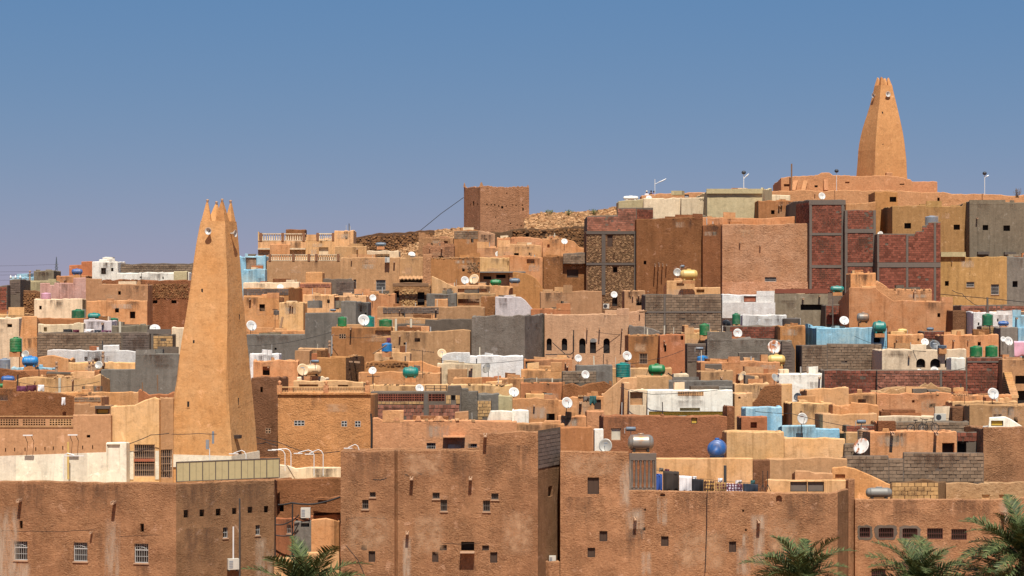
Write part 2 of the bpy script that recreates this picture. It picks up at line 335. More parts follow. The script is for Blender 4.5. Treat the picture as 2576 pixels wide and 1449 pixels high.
def film(h, fr, s0, s1, z0, z1, mat, off=.012, name='stain'):
    O, e, n = fr; me = bpy.data.meshes.new(name); g = h.root.location
    q = lambda a, z: (O.x+e.x*a+n.x*off-g.x, O.y+e.y*a+n.y*off-g.y, z-g.z)
    me.from_pydata([q(s0,z0), q(s1,z0), q(s1,z1), q(s0,z1)], [], [(0,1,2,3)]); uvl = me.uv_layers.new(name='UVMap')
    for k, c in enumerate(((0,0),(1,0),(1,1),(0,1))): uvl.data[k].uv = c
    me.materials.append(M_(mat)); return OB(name, me, h.root)
def crack(h, pts, w=.018, seed=0):
    rr = random.Random(seed); i = seg_of(h, pts[0][0]); P_ = []
    for (a, b), (c, d) in zip(pts, pts[1:]):
        for k in range(6): f = k/6; P_.append((a+(c-a)*f+rr.uniform(-1.2,1.2), b+(d-b)*f+rr.uniform(-1.2,1.2)))
    m = MB(); fr = h.fr[i]; O, e, n = fr
    def pt(u, v, dz): _, s, z = local(h, u, v, i); return Vector((O.x+e.x*s+n.x*.006, O.y+e.y*s+n.y*.006, z+dz))
    vert = abs(pts[0][0]-pts[-1][0]) < abs(pts[0][1]-pts[-1][1]); ww = w/.025
    for p, q in zip(P_, P_[1:]):
        if vert: m.quad(pt(p[0]-ww*.5,p[1],0), pt(p[0]+ww*.5,p[1],0), pt(q[0]+ww*.5,q[1],0), pt(q[0]-ww*.5,q[1],0))
        else: m.quad(pt(p[0],p[1],-w), pt(q[0],q[1],-w), pt(q[0],q[1],w), pt(p[0],p[1],w))
    part('crack', m, 'wooddk', h.root)
def stain(h, u0, v0, u1, v1, mat='stain_dark', off=.014):
    i = seg_of(h, (u0+u1)/2); fr, s0, z1 = local(h, u0, v0, i); _, s1, z0 = local(h, u1, v1, i); film(h, fr, s0, s1, z0, z1, mat, off)
KIN = {'yellow':'orange','orange':'yellow','tan':'orange','ochre':'tan','cream':'tan','white':'cream','mudbr':'ochre','redpl':'orange','salmon':'tan','grey':'cement'}
def details(h, rr, i, W, zt, zr, dep, mat, nops=0):
    fr = h.fr[i]; O, e, n = fr; off = .013
    for _ in range(rr.randint(1, 3)):
        w = min(W*.8, rr.uniform(.5, 2.2)); s0 = rr.uniform(.05, max(.06, W-w-.05)); hh = rr.uniform(.5, 1.8); off += .0025; film(h, fr, s0, s0+w, zt-.1-hh, zt-.1, 'stain_dark', off)
    for _ in range(rr.randint(0, 2)):
        w = min(W*.7, rr.uniform(.7, 2.6)); s0 = rr.uniform(.05, max(.06, W-w-.05)); z1 = zt-rr.uniform(.15, 1.2); off += .0025; film(h, fr, s0, s0+w, z1-rr.uniform(.4, 1.2), z1, rr.choice(('stain_red','stain_pale','stain_red') if mat not in ('grey','wash','white','blue','cement','cream','greydk','lilac') else ('stain_dark',)), off)
    q = lambda a, z, d: Vector((O.x+e.x*a+n.x*d, O.y+e.y*a+n.y*d, z))
    if not nops and rr.random() < .5 and W > 2.6 and len(h.fr) < 4:
        w = rr.uniform(.25, .6)*W; s0 = rr.choice((.02, W-w-.02, rr.uniform(.1, W-w-.1))); tz = zt-rr.uniform(.3, 1.5); out = rr.uniform(.1, .45); m = MB(); j = lambda: rr.uniform(-.05, .05); z0 = h.root.location.z
        m.hexa([q(s0,z0,out), q(s0+w,z0,out), q(s0+w,z0,-.05), q(s0,z0,-.05), q(s0+j(),tz+j(),out), q(s0+w+j(),tz+j(),out), q(s0+w,tz+.04,-.05), q(s0,tz+.04,-.05)]); part('lower_bay', m, rr.choice((mat, KIN.get(mat, mat), KIN.get(mat, mat))), h.root)
    if rr.random() < .3 and W > 3:
        w = rr.uniform(.2, .45)*W; s0 = rr.choice((.01, W-w-.01)); hh = rr.uniform(.25, .7); m = MB(); j = lambda: rr.uniform(-.05, .05)
        m.hexa([q(s0,zt-.15,.012), q(s0+w,zt-.15,.012), q(s0+w,zt-.15,-.24), q(s0,zt-.15,-.24), q(s0,zt+hh+j(),0), q(s0+w+j(),zt+hh+j(),0), q(s0+w+j(),zt+hh+j(),-.24), q(s0,zt+hh,-.24)]); part('raised_parapet', m, mat, h.root)
    if rr.random() < .45:
        for _ in range(rr.randint(1, 2)):
            w = rr.uniform(.3, min(1.4, W*.4)); s0 = rr.uniform(.1, W-w-.1); hh = rr.uniform(.12, .38); j = lambda: rr.uniform(0, .15); m = MB(); zb = zt-.12
            m.hexa([q(s0,zb,-.02), q(s0+w,zb,-.02), q(s0+w,zb,-.24), q(s0,zb,-.24), q(s0+j(),zt+hh-j()*.5,-.03), q(s0+w-j(),zt+hh-j()*.5,-.03), q(s0+w-j(),zt+hh-j()*.5,-.23), q(s0+j(),zt+hh,-.23)]); part('parapet_stub', m, mat, h.root)
    for _ in range(rr.choice((0,1,2,2,3)) if dep > 2.9 and W > 2.4 else 0):
        w = rr.uniform(.5, min(2.6, W*.5)); s0 = rr.uniform(.3, W-w-.3); d0 = rr.uniform(.9, dep-1.6); hh = zt+rr.uniform(.08, .55); dd = rr.uniform(.25, 1.4); j = lambda: rr.uniform(-.06, .06); m = MB()
        m.hexa([q(s0,zr,-d0), q(s0+w,zr,-d0), q(s0+w,zr,-d0-dd), q(s0,zr,-d0-dd), q(s0+j(),hh+j(),-d0+j()), q(s0+w+j(),hh+j(),-d0+j()), q(s0+w+j(),hh+j(),-d0-dd), q(s0+j(),hh+j(),-d0-dd)]); part('stair_head', m, rr.choice((mat, mat, KIN.get(mat, mat), KIN.get(mat, mat), 'mortar', 'redpl', 'cream', 'mudbr')), h.root)
    if rr.random() < .45:
        for _ in range(rr.randint(1, 3)):
            s0 = rr.uniform(.2, W-.2); d0 = rr.uniform(.35, max(.4, dep-.8)); m = MB(); m.tube([q(s0,zr,-d0), q(s0+rr.uniform(-.04,.04), zt+rr.uniform(.2, .9), -d0)], rr.choice((.02,.035,.06)), 6); part('vent_pipe', m, rr.choice(('pole','doorp','iron','whitem')), h.root)
    if rr.random() < .5 and mat in ('orange','ochre','mudbr','yellow','pinkmud','redpl','stone','salmon','tan'):
        m = MB(); a0 = rr.uniform(0, .5)*W; a1 = rr.uniform(.6, 1)*W; k = a0
        while k < a1:
            sz = rr.uniform(.07, .16); c = q(k, zt+rr.uniform(-.05,.06), -rr.uniform(.03,.22)); stone_into(m, c, e*sz, -n*sz*.8, Vector((0,0,sz*.6)), rr); k += rr.uniform(.05, .35)
        ob = part('rim_stones', m, 'rubbledk' if mat in ('mudbr',) else 'rock', h.root); ob['kind'] = 'stuff'
    if rr.random() < .22:
        for _ in range(rr.randint(1, 2)): spout_at(h, fr, rr.uniform(.3, W-.3), zt-rr.uniform(.25, .6), rr.uniform(.25, .5))
def seg_of(h, u):
    i = 0
    while i < len(h.us)-2 and u > h.us[i+1]: i += 1
    return i
def local(h, u, v, i=None):
    i = seg_of(h, u) if i is None else i
    s, z = ray_on(h.front[i], h.front[i+1], u, v); return h.fr[i], s, z
def opening(h, wl, i, kind, s0, s1, z0, z1, extra):
    fr = h.fr[i]; O, e, n = fr; dep = {'h':.4,'a':.3,'g':.2,'w':.14,'r':.12,'l':.1,'d':.12,'n':.25,'G':.12,'k':.2}[kind]
    q = lambda a, z, d: Vector((O.x+e.x*a+n.x*d, O.y+e.y*a+n.y*d, z))
    wl.quad(q(s0,z0,0), q(s0,z0,-dep), q(s0,z1,-dep), q(s0,z1,0)); wl.quad(q(s1,z0,-dep), q(s1,z0,0), q(s1,z1,0), q(s1,z1,-dep))
    wl.quad(q(s0,z0,0), q(s1,z0,0), q(s1,z0,-dep), q(s0,z0,-dep)); wl.quad(q(s0,z1,-dep), q(s1,z1,-dep), q(s1,z1,0), q(s0,z1,0))
    W, Hh = s1-s0, z1-z0; mb = MB(); mb.fbox(fr, s0-.02, s1+.02, z0-.02, z1+.02, -dep-.05, -dep+.004)
    if kind == 'n':       # blind niche in wall plaster; darker backs have the recess shade painted in
        part('niche', mb, extra or h.mat, h.root); return
    if kind == 'a':
        R = W/2; zc = z1-R
        for sg in (-1, 1):
            arc = [q(s0+R+sg*R*math.cos(w), zc+R*math.sin(w), 0) for w in [k*math.pi/10 for k in range(6)]]
            c = q(s0+R+sg*R, z1, 0)
            for k in range(5): wl.poly([c, arc[k+1], arc[k]] if sg > 0 else [c, arc[k], arc[k+1]])
    pm = {'h':'dark','a':'dark','g':'glass','w':'wood','r':'glass','l':'dark','d':'doorp','G':'wooddk','k':'glass'}[kind]  # 'dark' panels close plain openings: interior shade put into the colour
    if kind in 'dw' and extra: pm = extra
    win = part('door' if kind == 'd' else 'window', mb, pm, h.root)
    org = h.root.location
    fw = min(.045, W*.1)
    def frame(mat, out=.02, w=fw):
        f = MB(); d0, d1 = -dep+.006, -dep+.05+out
        f.fbox(fr, s0, s0+w, z0, z1, d0, d1); f.fbox(fr, s1-w, s1, z0, z1, d0, d1); f.fbox(fr, s0+w, s1-w, z1-w, z1, d0, d1-.003); f.fbox(fr, s0+w, s1-w, z0, z0+w, d0, d1-.003)
        OB('frame', f.mesh('frame', mat, org), win)
    if kind in 'grGk':
        mt = {'g':'whitem','r':'redm','G':'spoutm','k':'conc'}[kind]; frame(mt, .04)
        g = MB(); nb = max(2, int(W/.13)); y0, y1 = -dep+.055, -dep+.085
        for k in range(1, nb): c = s0+W*k/nb; g.fbox(fr, c-.009, c+.009, z0+fw, z1-fw, y0, y1)
        for k in range(1, max(2, round(Hh/.45))): c = z0+Hh*k/max(2, round(Hh/.45)); g.fbox(fr, s0+fw, s1-fw, c-.011, c+.011, y0+.002, y1+.004)
        if extra == 'fan':
            zc = z0+Hh*.66; g.fbox(fr, s0+fw, s1-fw, zc-.03, zc+.03, y0, y1+.01)
            for k in range(5):
                w = math.pi*(k+.5)/5; a = q((s0+s1)/2, zc+Hh*.16, y1+.004); bq = q((s0+s1)/2+math.cos(w*2)*W*.4, zc+Hh*.16+math.sin(w*2)*Hh*.14, y1+.004); g.tube([a, bq], .012, 4)
        OB('grille', g.mesh('grille', mt, org), win)
        if kind in 'gk':
            sl_ = MB(); sl_.fbox(fr, s0-.05, s1+.05, z0-.07, z0-.002, -.03, .06); OB('sill', sl_.mesh('sill', 'spoutm', org), win)
    elif kind == 'w':
        frame('wooddk')
        for k in (0, 1):
            f = MB(); f.fbox(fr, s0+fw+(W-2*fw)*k/2+.015, s0+fw+(W-2*fw)*(k+1)/2-.015, z0+fw+.01, z1-fw-.01, -dep+.006, -dep+.03); OB('shutter', f.mesh('shutter', 'wood', org), win)
    elif kind == 'l':
        g = MB(); nx = max(2, round(W/.22)) if W < 1.2 else round(W/.17); nz = max(2, round(Hh/.2)) if W < 1.2 else 3; y0, y1 = -dep+.03, .005; m_ = extra or 'whitem'
        for k in range(nx+1): c = s0+W*k/nx; g.fbox(fr, max(s0+.002, c-.03), min(s1-.002, c+.03), z0+.002, z1-.002, y0, y1)
        for k in range(nz+1): c = z0+Hh*k/nz; g.fbox(fr, s0+.004, s1-.004, max(z0+.004, c-.03), min(z1-.004, c+.03), y0+.004, y1-.004)
        OB('lattice', g.mesh('lattice', m_, org), win)
    elif kind == 'd':
        frame('spoutm' if not extra else extra if extra in ('dado','cream','yellow') else 'wooddk', .0)
def spout(h, u, v, L=.5):
    fr, s0, z = local(h, u, v); spout_at(h, fr, s0, z, L)
def spout_at(h, fr, s0, z, L):
    O, e, n = fr; c = Vector((O.x+e.x*s0, O.y+e.y*s0, z)); mb = MB(); w = min(.1, .2*L) if L < .65 else .055
    q = lambda a, zz, d: Vector((c.x+e.x*a+n.x*d, c.y+e.y*a+n.y*d, zz))
    def bar(a0, a1, h0, h1): mb.hexa([q(a0,z-.05*L*2+h0,L), q(a1,z-.05*L*2+h0,L), q(a1,z+h0,-.1), q(a0,z+h0,-.1), q(a0,z-.05*L*2+h1,L), q(a1,z-.05*L*2+h1,L), q(a1,z+h1,-.1), q(a0,z+h1,-.1)])
    bar(-w, w, -.05, 0); bar(-w, -w*.55, 0, .1*L*2); bar(w*.55, w, 0, .1*L*2)
    part('spout', mb, 'spoutm', h.root)

# masonry
_bm = {}
def brick_mesh(bw, bh, mat, k):
    key = (round(bw,3), round(bh,3), mat, k)
    if key not in _bm:
        rr = random.Random(hash((k, mat))); g = .017; mb = MB(); j = lambda: rr.uniform(-.006, .006)*2
        x0, x1, z0, z1 = -bw/2+g, bw/2-g, -bh/2+g, bh/2-g; c = .012
        p = [Vector((x0+j(),-.035+j()*.5,z0+j())), Vector((x1+j(),-.035,z0+j())), Vector((x1,.03,z0)), Vector((x0,.03,z0)), Vector((x0+j(),-.035+j()*.5,z1+j())), Vector((x1+j(),-.035,z1+j())), Vector((x1,.03,z1)), Vector((x0,.03,z1))]
        mb.hexa(p); _bm[key] = mb.mesh('brick', mat)
    return _bm[key]
def bricks(h, u0, v0, u1, v1, bw, bh, mat, joined=False, miss=.015, seed=1, name='brick', holes=()):
    um = (u0+u1)/2; i = seg_of(h, um); fr, s0, z1 = local(h, u0, v0, i); _, s1, z0 = local(h, u1, v1, i); O, e, n = fr
    rr = random.Random(seed); rows = max(1, round((z1-z0)/bh)); bh = (z1-z0)/rows; cnt = 0; jm = MB(); org = h.root.location
    rot = math.atan2(e.y, e.x)
    for r in range(rows):
        z = z0+(r+.5)*bh; x = s0-(bw/2 if r % 2 else 0)+rr.uniform(-.03, .03)
        while x < s1-.04:
            a, b2 = max(x, s0), min(x+bw*rr.uniform(.94, 1.05), s1); x += bw
            if b2-a < .07 or rr.random() < miss: continue
            mid = (a+b2)/2
            if any(q[0]-.05 < mid < q[1]+.05 and q[2] < z < q[3] for q in holes): continue
            off = rr.uniform(-.02, .02)
            if joined:
                dz = rr.uniform(-.012, .012); jm.fbox(fr, a+rr.uniform(.006,.022), b2-rr.uniform(.006,.022), z-bh/2+.012+dz, z+bh/2-.012+dz, -.03, .03+off)
            else:
                me = brick_mesh(bw, bh, mat, rr.randint(0, 3)); ob = bpy.data.objects.new(name, me); COL.objects.link(ob); ob.parent = h.wall
                ob.location = Vector((O.x+e.x*mid+n.x*off, O.y+e.y*mid+n.y*off, z))-org
                ob.rotation_euler = (rr.uniform(-.02,.02), rr.uniform(-.012,.012), rot); ob.scale = ((b2-a)/bw, 1, 1); cnt += 1
    for k in range(2 if s1-s0 > 1.5 else 0):
        w = rr.uniform(.3, .8)*(s1-s0); x = rr.uniform(s0, s1-w); hh = rr.uniform(.3, .8)*(z1-z0); zz = rr.uniform(z0, z1-hh); film(h, fr, x, x+w, zz, zz+hh, 'stain_dark', .062+.004*k)
    if joined: ob = OB('brickwork', jm.mesh('brickwork', mat, org), h.wall); ob['kind'] = 'stuff'
def stone_into(mb, c, ex, ey, ez, rr):
    p = []
    for z in (-1, 1):
        for x, y in ((-1,-1),(1,-1),(1,1),(-1,1)):
            j = lambda: rr.uniform(.55, 1.0)
            p.append(c+ex*(x*j())+ey*(y*j())+ez*(z*j()))
    mb.hexa(p)
def rubble(h, u0, v0, u1, v1, size, mat='rubble', seed=1, name='stonework', holes=(), par=None):
    um = (u0+u1)/2; i = seg_of(h, um); fr, s0, z1 = local(h, u0, v0, i); _, s1, z0 = local(h, u1, v1, i); O, e, n = fr
    rr = random.Random(seed); mb = MB(); nz = max(1, int((z1-z0)/(size*.62))); nx = max(1, int((s1-s0)/size))
    for r in range(nz):
        for k in range(nx):
            x = s0+(k+.5+rr.uniform(-.3,.3)+(.5 if r % 2 else 0))*(s1-s0)/nx; z = z0+(r+.5+rr.uniform(-.25,.25))*(z1-z0)/nz
            if x > s1-.03 or any(q[0] < x < q[1] and q[2] < z < q[3] for q in holes): continue
            c = Vector((O.x+e.x*x, O.y+e.y*x, z)); w = rr.uniform(-.35, .35); f = rr.uniform(.7, 1.25)
            ex = (e*math.cos(w)+Vector((0,0,1))*math.sin(w))*size*.52*f; ez = (Vector((0,0,1))*math.cos(w)-e*math.sin(w))*size*.33*f
            stone_into(mb, c, ex, -n*size*rr.uniform(.15, .42), ez, rr)
    ob = OB(name, mb.mesh(name, mat, h.root.location), par or h.wall); ob['kind'] = 'stuff'
def slab(h, u0, v0, u1, v1, mat, out=.04, name='band', back=-.05, i=None, par=None):     # a flat piece proud of a front
    i = seg_of(h, (u0+u1)/2) if i is None else i
    fr, s0, z1 = local(h, u0, v0, i); _, s1, z0 = local(h, u1, v1, i); mb = MB(); mb.fbox(fr, s0, s1, z0, z1, back, out); return part(name, mb, mat, h.root)
_bal = {}
def balustrade(h, u0, v0, u1, v1, n, mat='cream', piers=(), deep=.22, i=None):
    i = seg_of(h, (u0+u1)/2) if i is None else i; fr, s0, z1 = local(h, u0, v0, i); _, s1, z0 = local(h, u1, v1, i); O, e, nn = fr; hh = z1-z0; org = h.root.location
    mb = MB(); mb.fbox(fr, s0, s1, z1-hh*.13, z1, -deep-.02, .02); mb.fbox(fr, s0, s1, z0, z0+hh*.1, -deep-.015, .015)
    part('rail', mb, mat, h.root)
    b0, b1 = z0+hh*.1, z1-hh*.13; bh = b1-b0; r = min(.1, (s1-s0)/n*.36); key = (round(bh,2), round(r,2), mat)
    if key not in _bal:
        m = MB(); m.lathe([(r*.9,0),(r*.9,bh*.08),(r*.5,bh*.12),(r*1.0,bh*.35),(r*.55,bh*.62),(r*.42,bh*.82),(r*.85,bh*.9),(r*.85,bh)], 8); _bal[key] = m.mesh('baluster', mat, None, True)
    for k in range(n):
        s = s0+(s1-s0)*(k+.5)/n; ob = OB('baluster', _bal[key], h.root); ob.location = Vector((O.x+e.x*s-nn.x*deep/2, O.y+e.y*s-nn.y*deep/2, b0))-org
    for pu in piers:
        _, s, _z = local(h, pu, v0, i); m = MB(); m.fbox(fr, s-.16, s+.16, z0-.02, z1+.06, -deep-.06, .06); part('pier', m, 'doorb' if mat == 'cream' else mat, h.root)

# ================================================================ SETTING
def make_ground():
    xs = [-9000,-3000,-900,-300,-120,-80]+[x for x in range(-70, 71, 7)]+[80,120,300,900,3000,9000]
    ys = [-300,-100,0,40]+[y for y in range(60, 420, 8)]+[450,520,650,900,1500,3000,6000,9000]
    mb = MB()
    for y in ys:
        for x in xs: mb.v.append(Vector((x, y, ground_z(x, y)+random.uniform(-.15,.15)-(.4 if 100 < y < 300 else 0))))
    nx = len(xs)
    for j in range(len(ys)-1):
        for i in range(nx-1): mb.f.append((j*nx+i, j*nx+i+1, (j+1)*nx+i+1, (j+1)*nx+i))
    g = OB('ground', mb.mesh('ground', 'dirt')); g['kind'] = 'structure'; g['label'] = 'dry sandy ground of the hillside under the town'
make_ground()
def hill(name, label, ridge, Y, fall, mat, nrock, size, seed, reach=10):
    # a stony rise: ridge = crest seen as (u, v); the slope comes down towards the viewer
    rr = random.Random(seed); mb = MB(); rows = 7; back = 14
    crest = [P(u, v, Y) for u, v in ridge]; n = len(crest); pts = []
    for j in range(rows+1):
        f = j/rows
        for c in crest: pts.append(Vector((c.x, Y-f*reach, c.z-fall*f**1.1+rr.uniform(-.12,.12))))
    mb.v = pts
    for j in range(rows):
        for k in range(n-1): mb.f.append(((j+1)*n+k, (j+1)*n+k+1, j*n+k+1, j*n+k))
    b0 = len(mb.v)
    for c in crest: mb.v.append(Vector((c.x, Y+back, c.z-8)))
    for k in range(n-1): mb.f.append((k, k+1, b0+k+1, b0+k))
    g = OB(name, mb.mesh(name, mat)); g['kind'] = 'structure'; g['label'] = label
    rk = MB()
    for _ in range(nrock):
        f = rr.random()**1.3; x = rr.random()*(n-1); k = int(x); w = x-k
        c = crest[k].lerp(crest[k+1], w); c = Vector((c.x, Y-f*reach, c.z-fall*f**1.1+.03)); sz = size*rr.uniform(.5, 1.5)
        a = rr.uniform(0, 6.28); ex = Vector((math.cos(a), math.sin(a), rr.uniform(-.3,.3)))*sz; ey = Vector((-math.sin(a), math.cos(a), rr.uniform(-.3,.3)))*sz*rr.uniform(.5,.9)
        stone_into(rk, c, ex, ey, Vector((0,0,sz*rr.uniform(.4,.8))), rr)
    o = OB('loose_stones', rk.mesh('loose_stones', 'rock')); o['kind'] = 'stuff'; o['label'] = 'loose pale stones strewn over '+label
hill('hill', 'stony hillside beside the square fort tower', [(1322,545),(1345,542),(1380,537),(1400,539),(1430,537),(1470,536),(1500,534),(1530,528),(1560,520),(1590,516)], 275, 2.6, 'stone', 2600, .26, 3)
hill('slope', 'stony slope left of the square fort tower', [(1000,622),(1050,600),(1090,585),(1110,580),(1140,577),(1180,574)], 268, 3.5, 'stone', 900, .22, 4)

# ================================================================ MINARETS
def minaret(label, Y, prof, horns, notch, mat, hw, slits, rz, tp=.95):
    # prof: (v, left u, corner u, right u); the plan is a square turned by rz
    zs = []; base = P(prof[-1][2], prof[-1][0], Y); r = root('minaret', label, 'minaret', Vector((base.x, base.y, base.z)))
    def corners(v, ul, uc, ur):
        yo = Y+1.2; cs, sn = math.cos(rz), math.sin(rz); z = P(0, v, yo-.8).z; s = 1.0
        for _ in range(6):
            yc = yo-s*(sn+cs)/2; xl = (ul-1288)/F*(yc+s*sn); xr = (ur-1288)/F*(yc+s*cs); s = (xr-xl)/(cs+sn)
        e1 = Vector((-cs, sn, 0))*s; e2 = Vector((sn, cs, 0))*s; c0 = Vector((xl+s*cs, yc, z))
        return [c0+e1, c0, c0+e2, c0+e1+e2]          # left, front, right, back
    best = None
    for k in range(5, 86):       # turn of the square plan that puts the near corner where it is seen
        rz = math.radians(k); err = 0
        for p in prof: c = corners(*p)[1]; err += (1288+c.x*F/c.y-p[2])**2
        if best is None or err < best[0]: best = (err, rz)
    rz = best[1]
    mb = MB(); rings = []
    pr = sorted(prof, key=lambda p: -p[0]); sub = []
    for n_, (a, b) in enumerate(zip(pr, pr[1:])):
        k = max(1, int((a[0]-b[0])/14)); pa = pr[max(0, n_-1)]; nb = pr[min(len(pr)-1, n_+2)]
        for i in range(k):
            f = i/k; v = a[0]+(b[0]-a[0])*f; row = [v]
            for j in (1, 2, 3):       # smooth curve through the measured widths
                ma = (b[j]-pa[j])/(b[0]-pa[0])*(b[0]-a[0]); mb_ = (nb[j]-a[j])/(nb[0]-a[0])*(b[0]-a[0])
                row.append((2*f**3-3*f*f+1)*a[j]+(f**3-2*f*f+f)*ma+(3*f*f-2*f**3)*b[j]+(f**3-f*f)*mb_)
            sub.append(tuple(row))
    sub.append(pr[-1])
    NS = 4; rr = random.Random(5)
    for p in sub:
        c = corners(*p); ring = []
        for i in range(4):
            a, b2 = c[i], c[(i+1) % 4]; cen = (c[0]+c[2])/2; s = (a-b2).length
            for k in range(NS):
                f = [0.03, .3, .65, .97][k]; q = a.lerp(b2, f); wz = q.z*.55+i*2+k*1.3; q = q+Vector((.035*math.sin(wz)+rr.uniform(-.006,.006), .035*math.sin(wz*1.3+1)+rr.uniform(-.006,.006), 0)); ring.append(q)
        rings.append(ring)
    m = len(rings[0])
    for ring in rings: mb.v += ring
    for j in range(len(rings)-1):
        for k in range(m): k2 = (k+1) % m; mb.f.append((j*m+k, j*m+k2, (j+1)*m+k2, (j+1)*m+k))
    mb.f.append(tuple((len(rings)-1)*m+k for k in range(m)))
    b0 = len(mb.v)
    for q in rings[0]: mb.v.append(Vector((q.x, q.y, ground_z(q.x, q.y)-1)))
    for k in range(m): k2 = (k+1) % m; mb.f.append((b0+k, b0+k2, k2, k))
    w = part('wall', mb, mat, r)
    top = corners(*pr[-1]); cen = sum(top, Vector())/4
    for i, (hu, hv) in enumerate(horns):       # left, front, right, back
        c = top[i]; inn = (cen-c); inn.z = 0; tip = P(hu, hv, c.y); k = MB(); n = 7; rows = []
        e = (top[(i+1) % 4]-c).normalized(); g = (top[(i-1) % 4]-c).normalized(); s0 = hw
        for j in range(n+1):
            f = j/n; o = c.lerp(tip, f); wd = s0*(1-f)**tp*.84+s0*.16; jit = rr.uniform(-.02,.02)
            o = o+e*.03*(1-f)+g*.03*(1-f)
            rows.append([o, o+e*wd, o+e*wd*.75+g*wd*.75, o+g*wd])
        for row in rows: k.v += row
        for j in range(n):
            for q in range(4): q2 = (q+1) % 4; k.f.append((j*4+q, j*4+q2, j*4+4+q2, j*4+4+q))
        k.f.append((n*4, n*4+1, n*4+2, n*4+3)); k.f.append((3,2,1,0))
        hn = part('horn', k, mat, r)
        if notch:
            cp = MB(); cp.lathe([(.05,0),(.085,.03),(.06,.08),(.1,.14),(.085,.19),(.03,.21)], 8, Matrix.Translation(rows[-1][0]+(e+g)*.06-Vector((0,0,.03)))); OB('finial', cp.mesh('finial', 'spoutm', r.location, True), hn)
    # dark boxes painting the shade inside slits, and horns of the loudspeakers
    def on_face(u, v, right):
        p = None
        for a, b in zip(sub, sub[1:]):
            if b[0] <= v <= a[0]: f = (a[0]-v)/max(1e-6, a[0]-b[0]); p = tuple(a[j]+(b[j]-a[j])*f for j in range(4))
        c = corners(v, *p[1:]); A, B = (c[1], c[2]) if right else (c[0], c[1]); s, z = ray_on(A, B, u, v); e = (B-A).normalized(); n = Vector((e.y, -e.x, 0)); return A+e*s, e, n
    for (u, v, wd, hh, right) in slits:
        c, e, n = on_face(u, v, right); k = MB(); fr = (c, e, n); k.fbox(fr, -wd/2, wd/2, c.z-hh/2, c.z+hh/2, -.1, .012); part('slit', k, 'dark', r)
        k = MB(); k.fbox(fr, -wd/2-.05, wd/2+.05, c.z-hh/2-.06, c.z-hh/2, -.1, .03); part('sill', k, mat, r)
    return r, on_face, corners
RZ1 = math.radians(24)
mn, mface, mcor = minaret('tall tapering ochre minaret with four horned corners rising at left', 136,
  [(1150,427,581,651),(1086,429,578,645),(998,436,575,636),(961,442,573,632.5),(883,450,570,625.5),(786,467.5,567.5,617),(696,481,566,609),(601,496,563,599),(556,504.5,562,594.5)],
  [(519,508),(560,506.5),(583,510),(543.5,513)], True, 'minar', .7,
  [(508.5,733,.12,.34,False),(487.5,862,.12,.36,False),(473.5,1015,.14,.36,False),(602,798,.1,.36,True),(613.5,948,.1,.3,True),(600,1010,.06,.5,True)], RZ1)
mn2, mface2, mcor2 = minaret('slender far minaret with curved sides on the hilltop at right', 292,
  [(452,2151,2201,2284),(403,2156,2204,2281),(378,2158,2205,2278),(341,2164.5,2207,2273.5),(301,2175,2208.6,2266),(266,2186.6,2210.5,2257),(226,2196.6,2213,2247),(214,2199,2214,2244.5)],
  [(2206.5,195),(2216.5,193.5),(2236,195.5),(2226,197)], False, 'minar2', .62,
  [(2220,286,.2,.38,True),(2221.3,368,.18,.45,True)], math.radians(58), .45)

mb = MB(); lo, hi = mcor(1172,425,582,653), mcor(1141,426.5,581.5,651.5); k_ = 1.012; cn = (lo[0]+lo[2])/2; ring = lambda c: [Vector((cn.x+(q.x-cn.x)*k_, cn.y+(q.y-cn.y)*k_, q.z)) for q in c]
lo, hi = ring(lo), ring(hi)
for i in range(4): j = (i+1) % 4; mb.quad(lo[i], lo[j], hi[j], hi[i])
mb.poly(hi); part('white_base_band', mb, 'dado', mn)
# ================================================================ HOUSES, far to near
ph = 'plaster_house'; ah = 'adobe_house'; ch = 'cement_house'; bh_ = 'brick_house'; sw = 'stone_wall'; pw = 'plaster_wall'; bw_ = 'block_wall'
# --- hilltop at right
h = H('mud_platform', 'salmon mud platform directly under the far minaret', [(1965,447),(1990,445),(2030,442.5),(2060,438.5),(2066,434.5),(2086,434),(2096,441),(2150,442.5),(2200,441),(2260,444),(2290,451),(2296,457)], 288, 'salmon', d=9, par=.02, roof='salmon', rag=.06, o='n 1972 463 1986 469 muddk;h 2049 466 2057 471;n 2126 457 2137 461 muddk;n 2263 462 2275 465 muddk', cat='platform')  # dark niche backs carry the recess shade in their colour
for u0, v0, u1, v1 in ((1996,454,1990,478),(2021,454,2015,478),(2072,450,2073,478)):
    a = local(h, u0, v0); b = local(h, u1, v1); fr = a[0]; O, e, n = fr; mb = MB(); q = lambda s, z, d: Vector((O.x+e.x*s+n.x*d, O.y+e.y*s+n.y*d, z)); wd = .62
    s0, z0 = ray_on(h.front[0], h.front[-1], u1, v1); s1, z1 = ray_on(h.front[0], h.front[-1], u0, v0); xx = P(u1, v1, 287.4); xt = P(u0, v0, 287.8)
    mb.hexa([xx, xx+Vector((wd,0,0)), xx+Vector((wd,1.2,0)), xx+Vector((0,1.2,0)), xt, xt+Vector((wd,0,0)), xt+Vector((wd,.8,0)), xt+Vector((0,.8,0))]); part('buttress', mb, 'salmon', h.root)
H('mud_annex', 'low salmon annex at the right end of the minaret platform', [(2292,456.5),(2358,457)], 289.5, 'salmon', d=6, par=.1, roof='salmon', cat='annex')
H('mud_box', 'small salmon roof box at the foot of the far minaret', [(2230,433),(2245,434)], 289, 'salmon', d=1, cat='roof box', base=P(0,446,289).z)
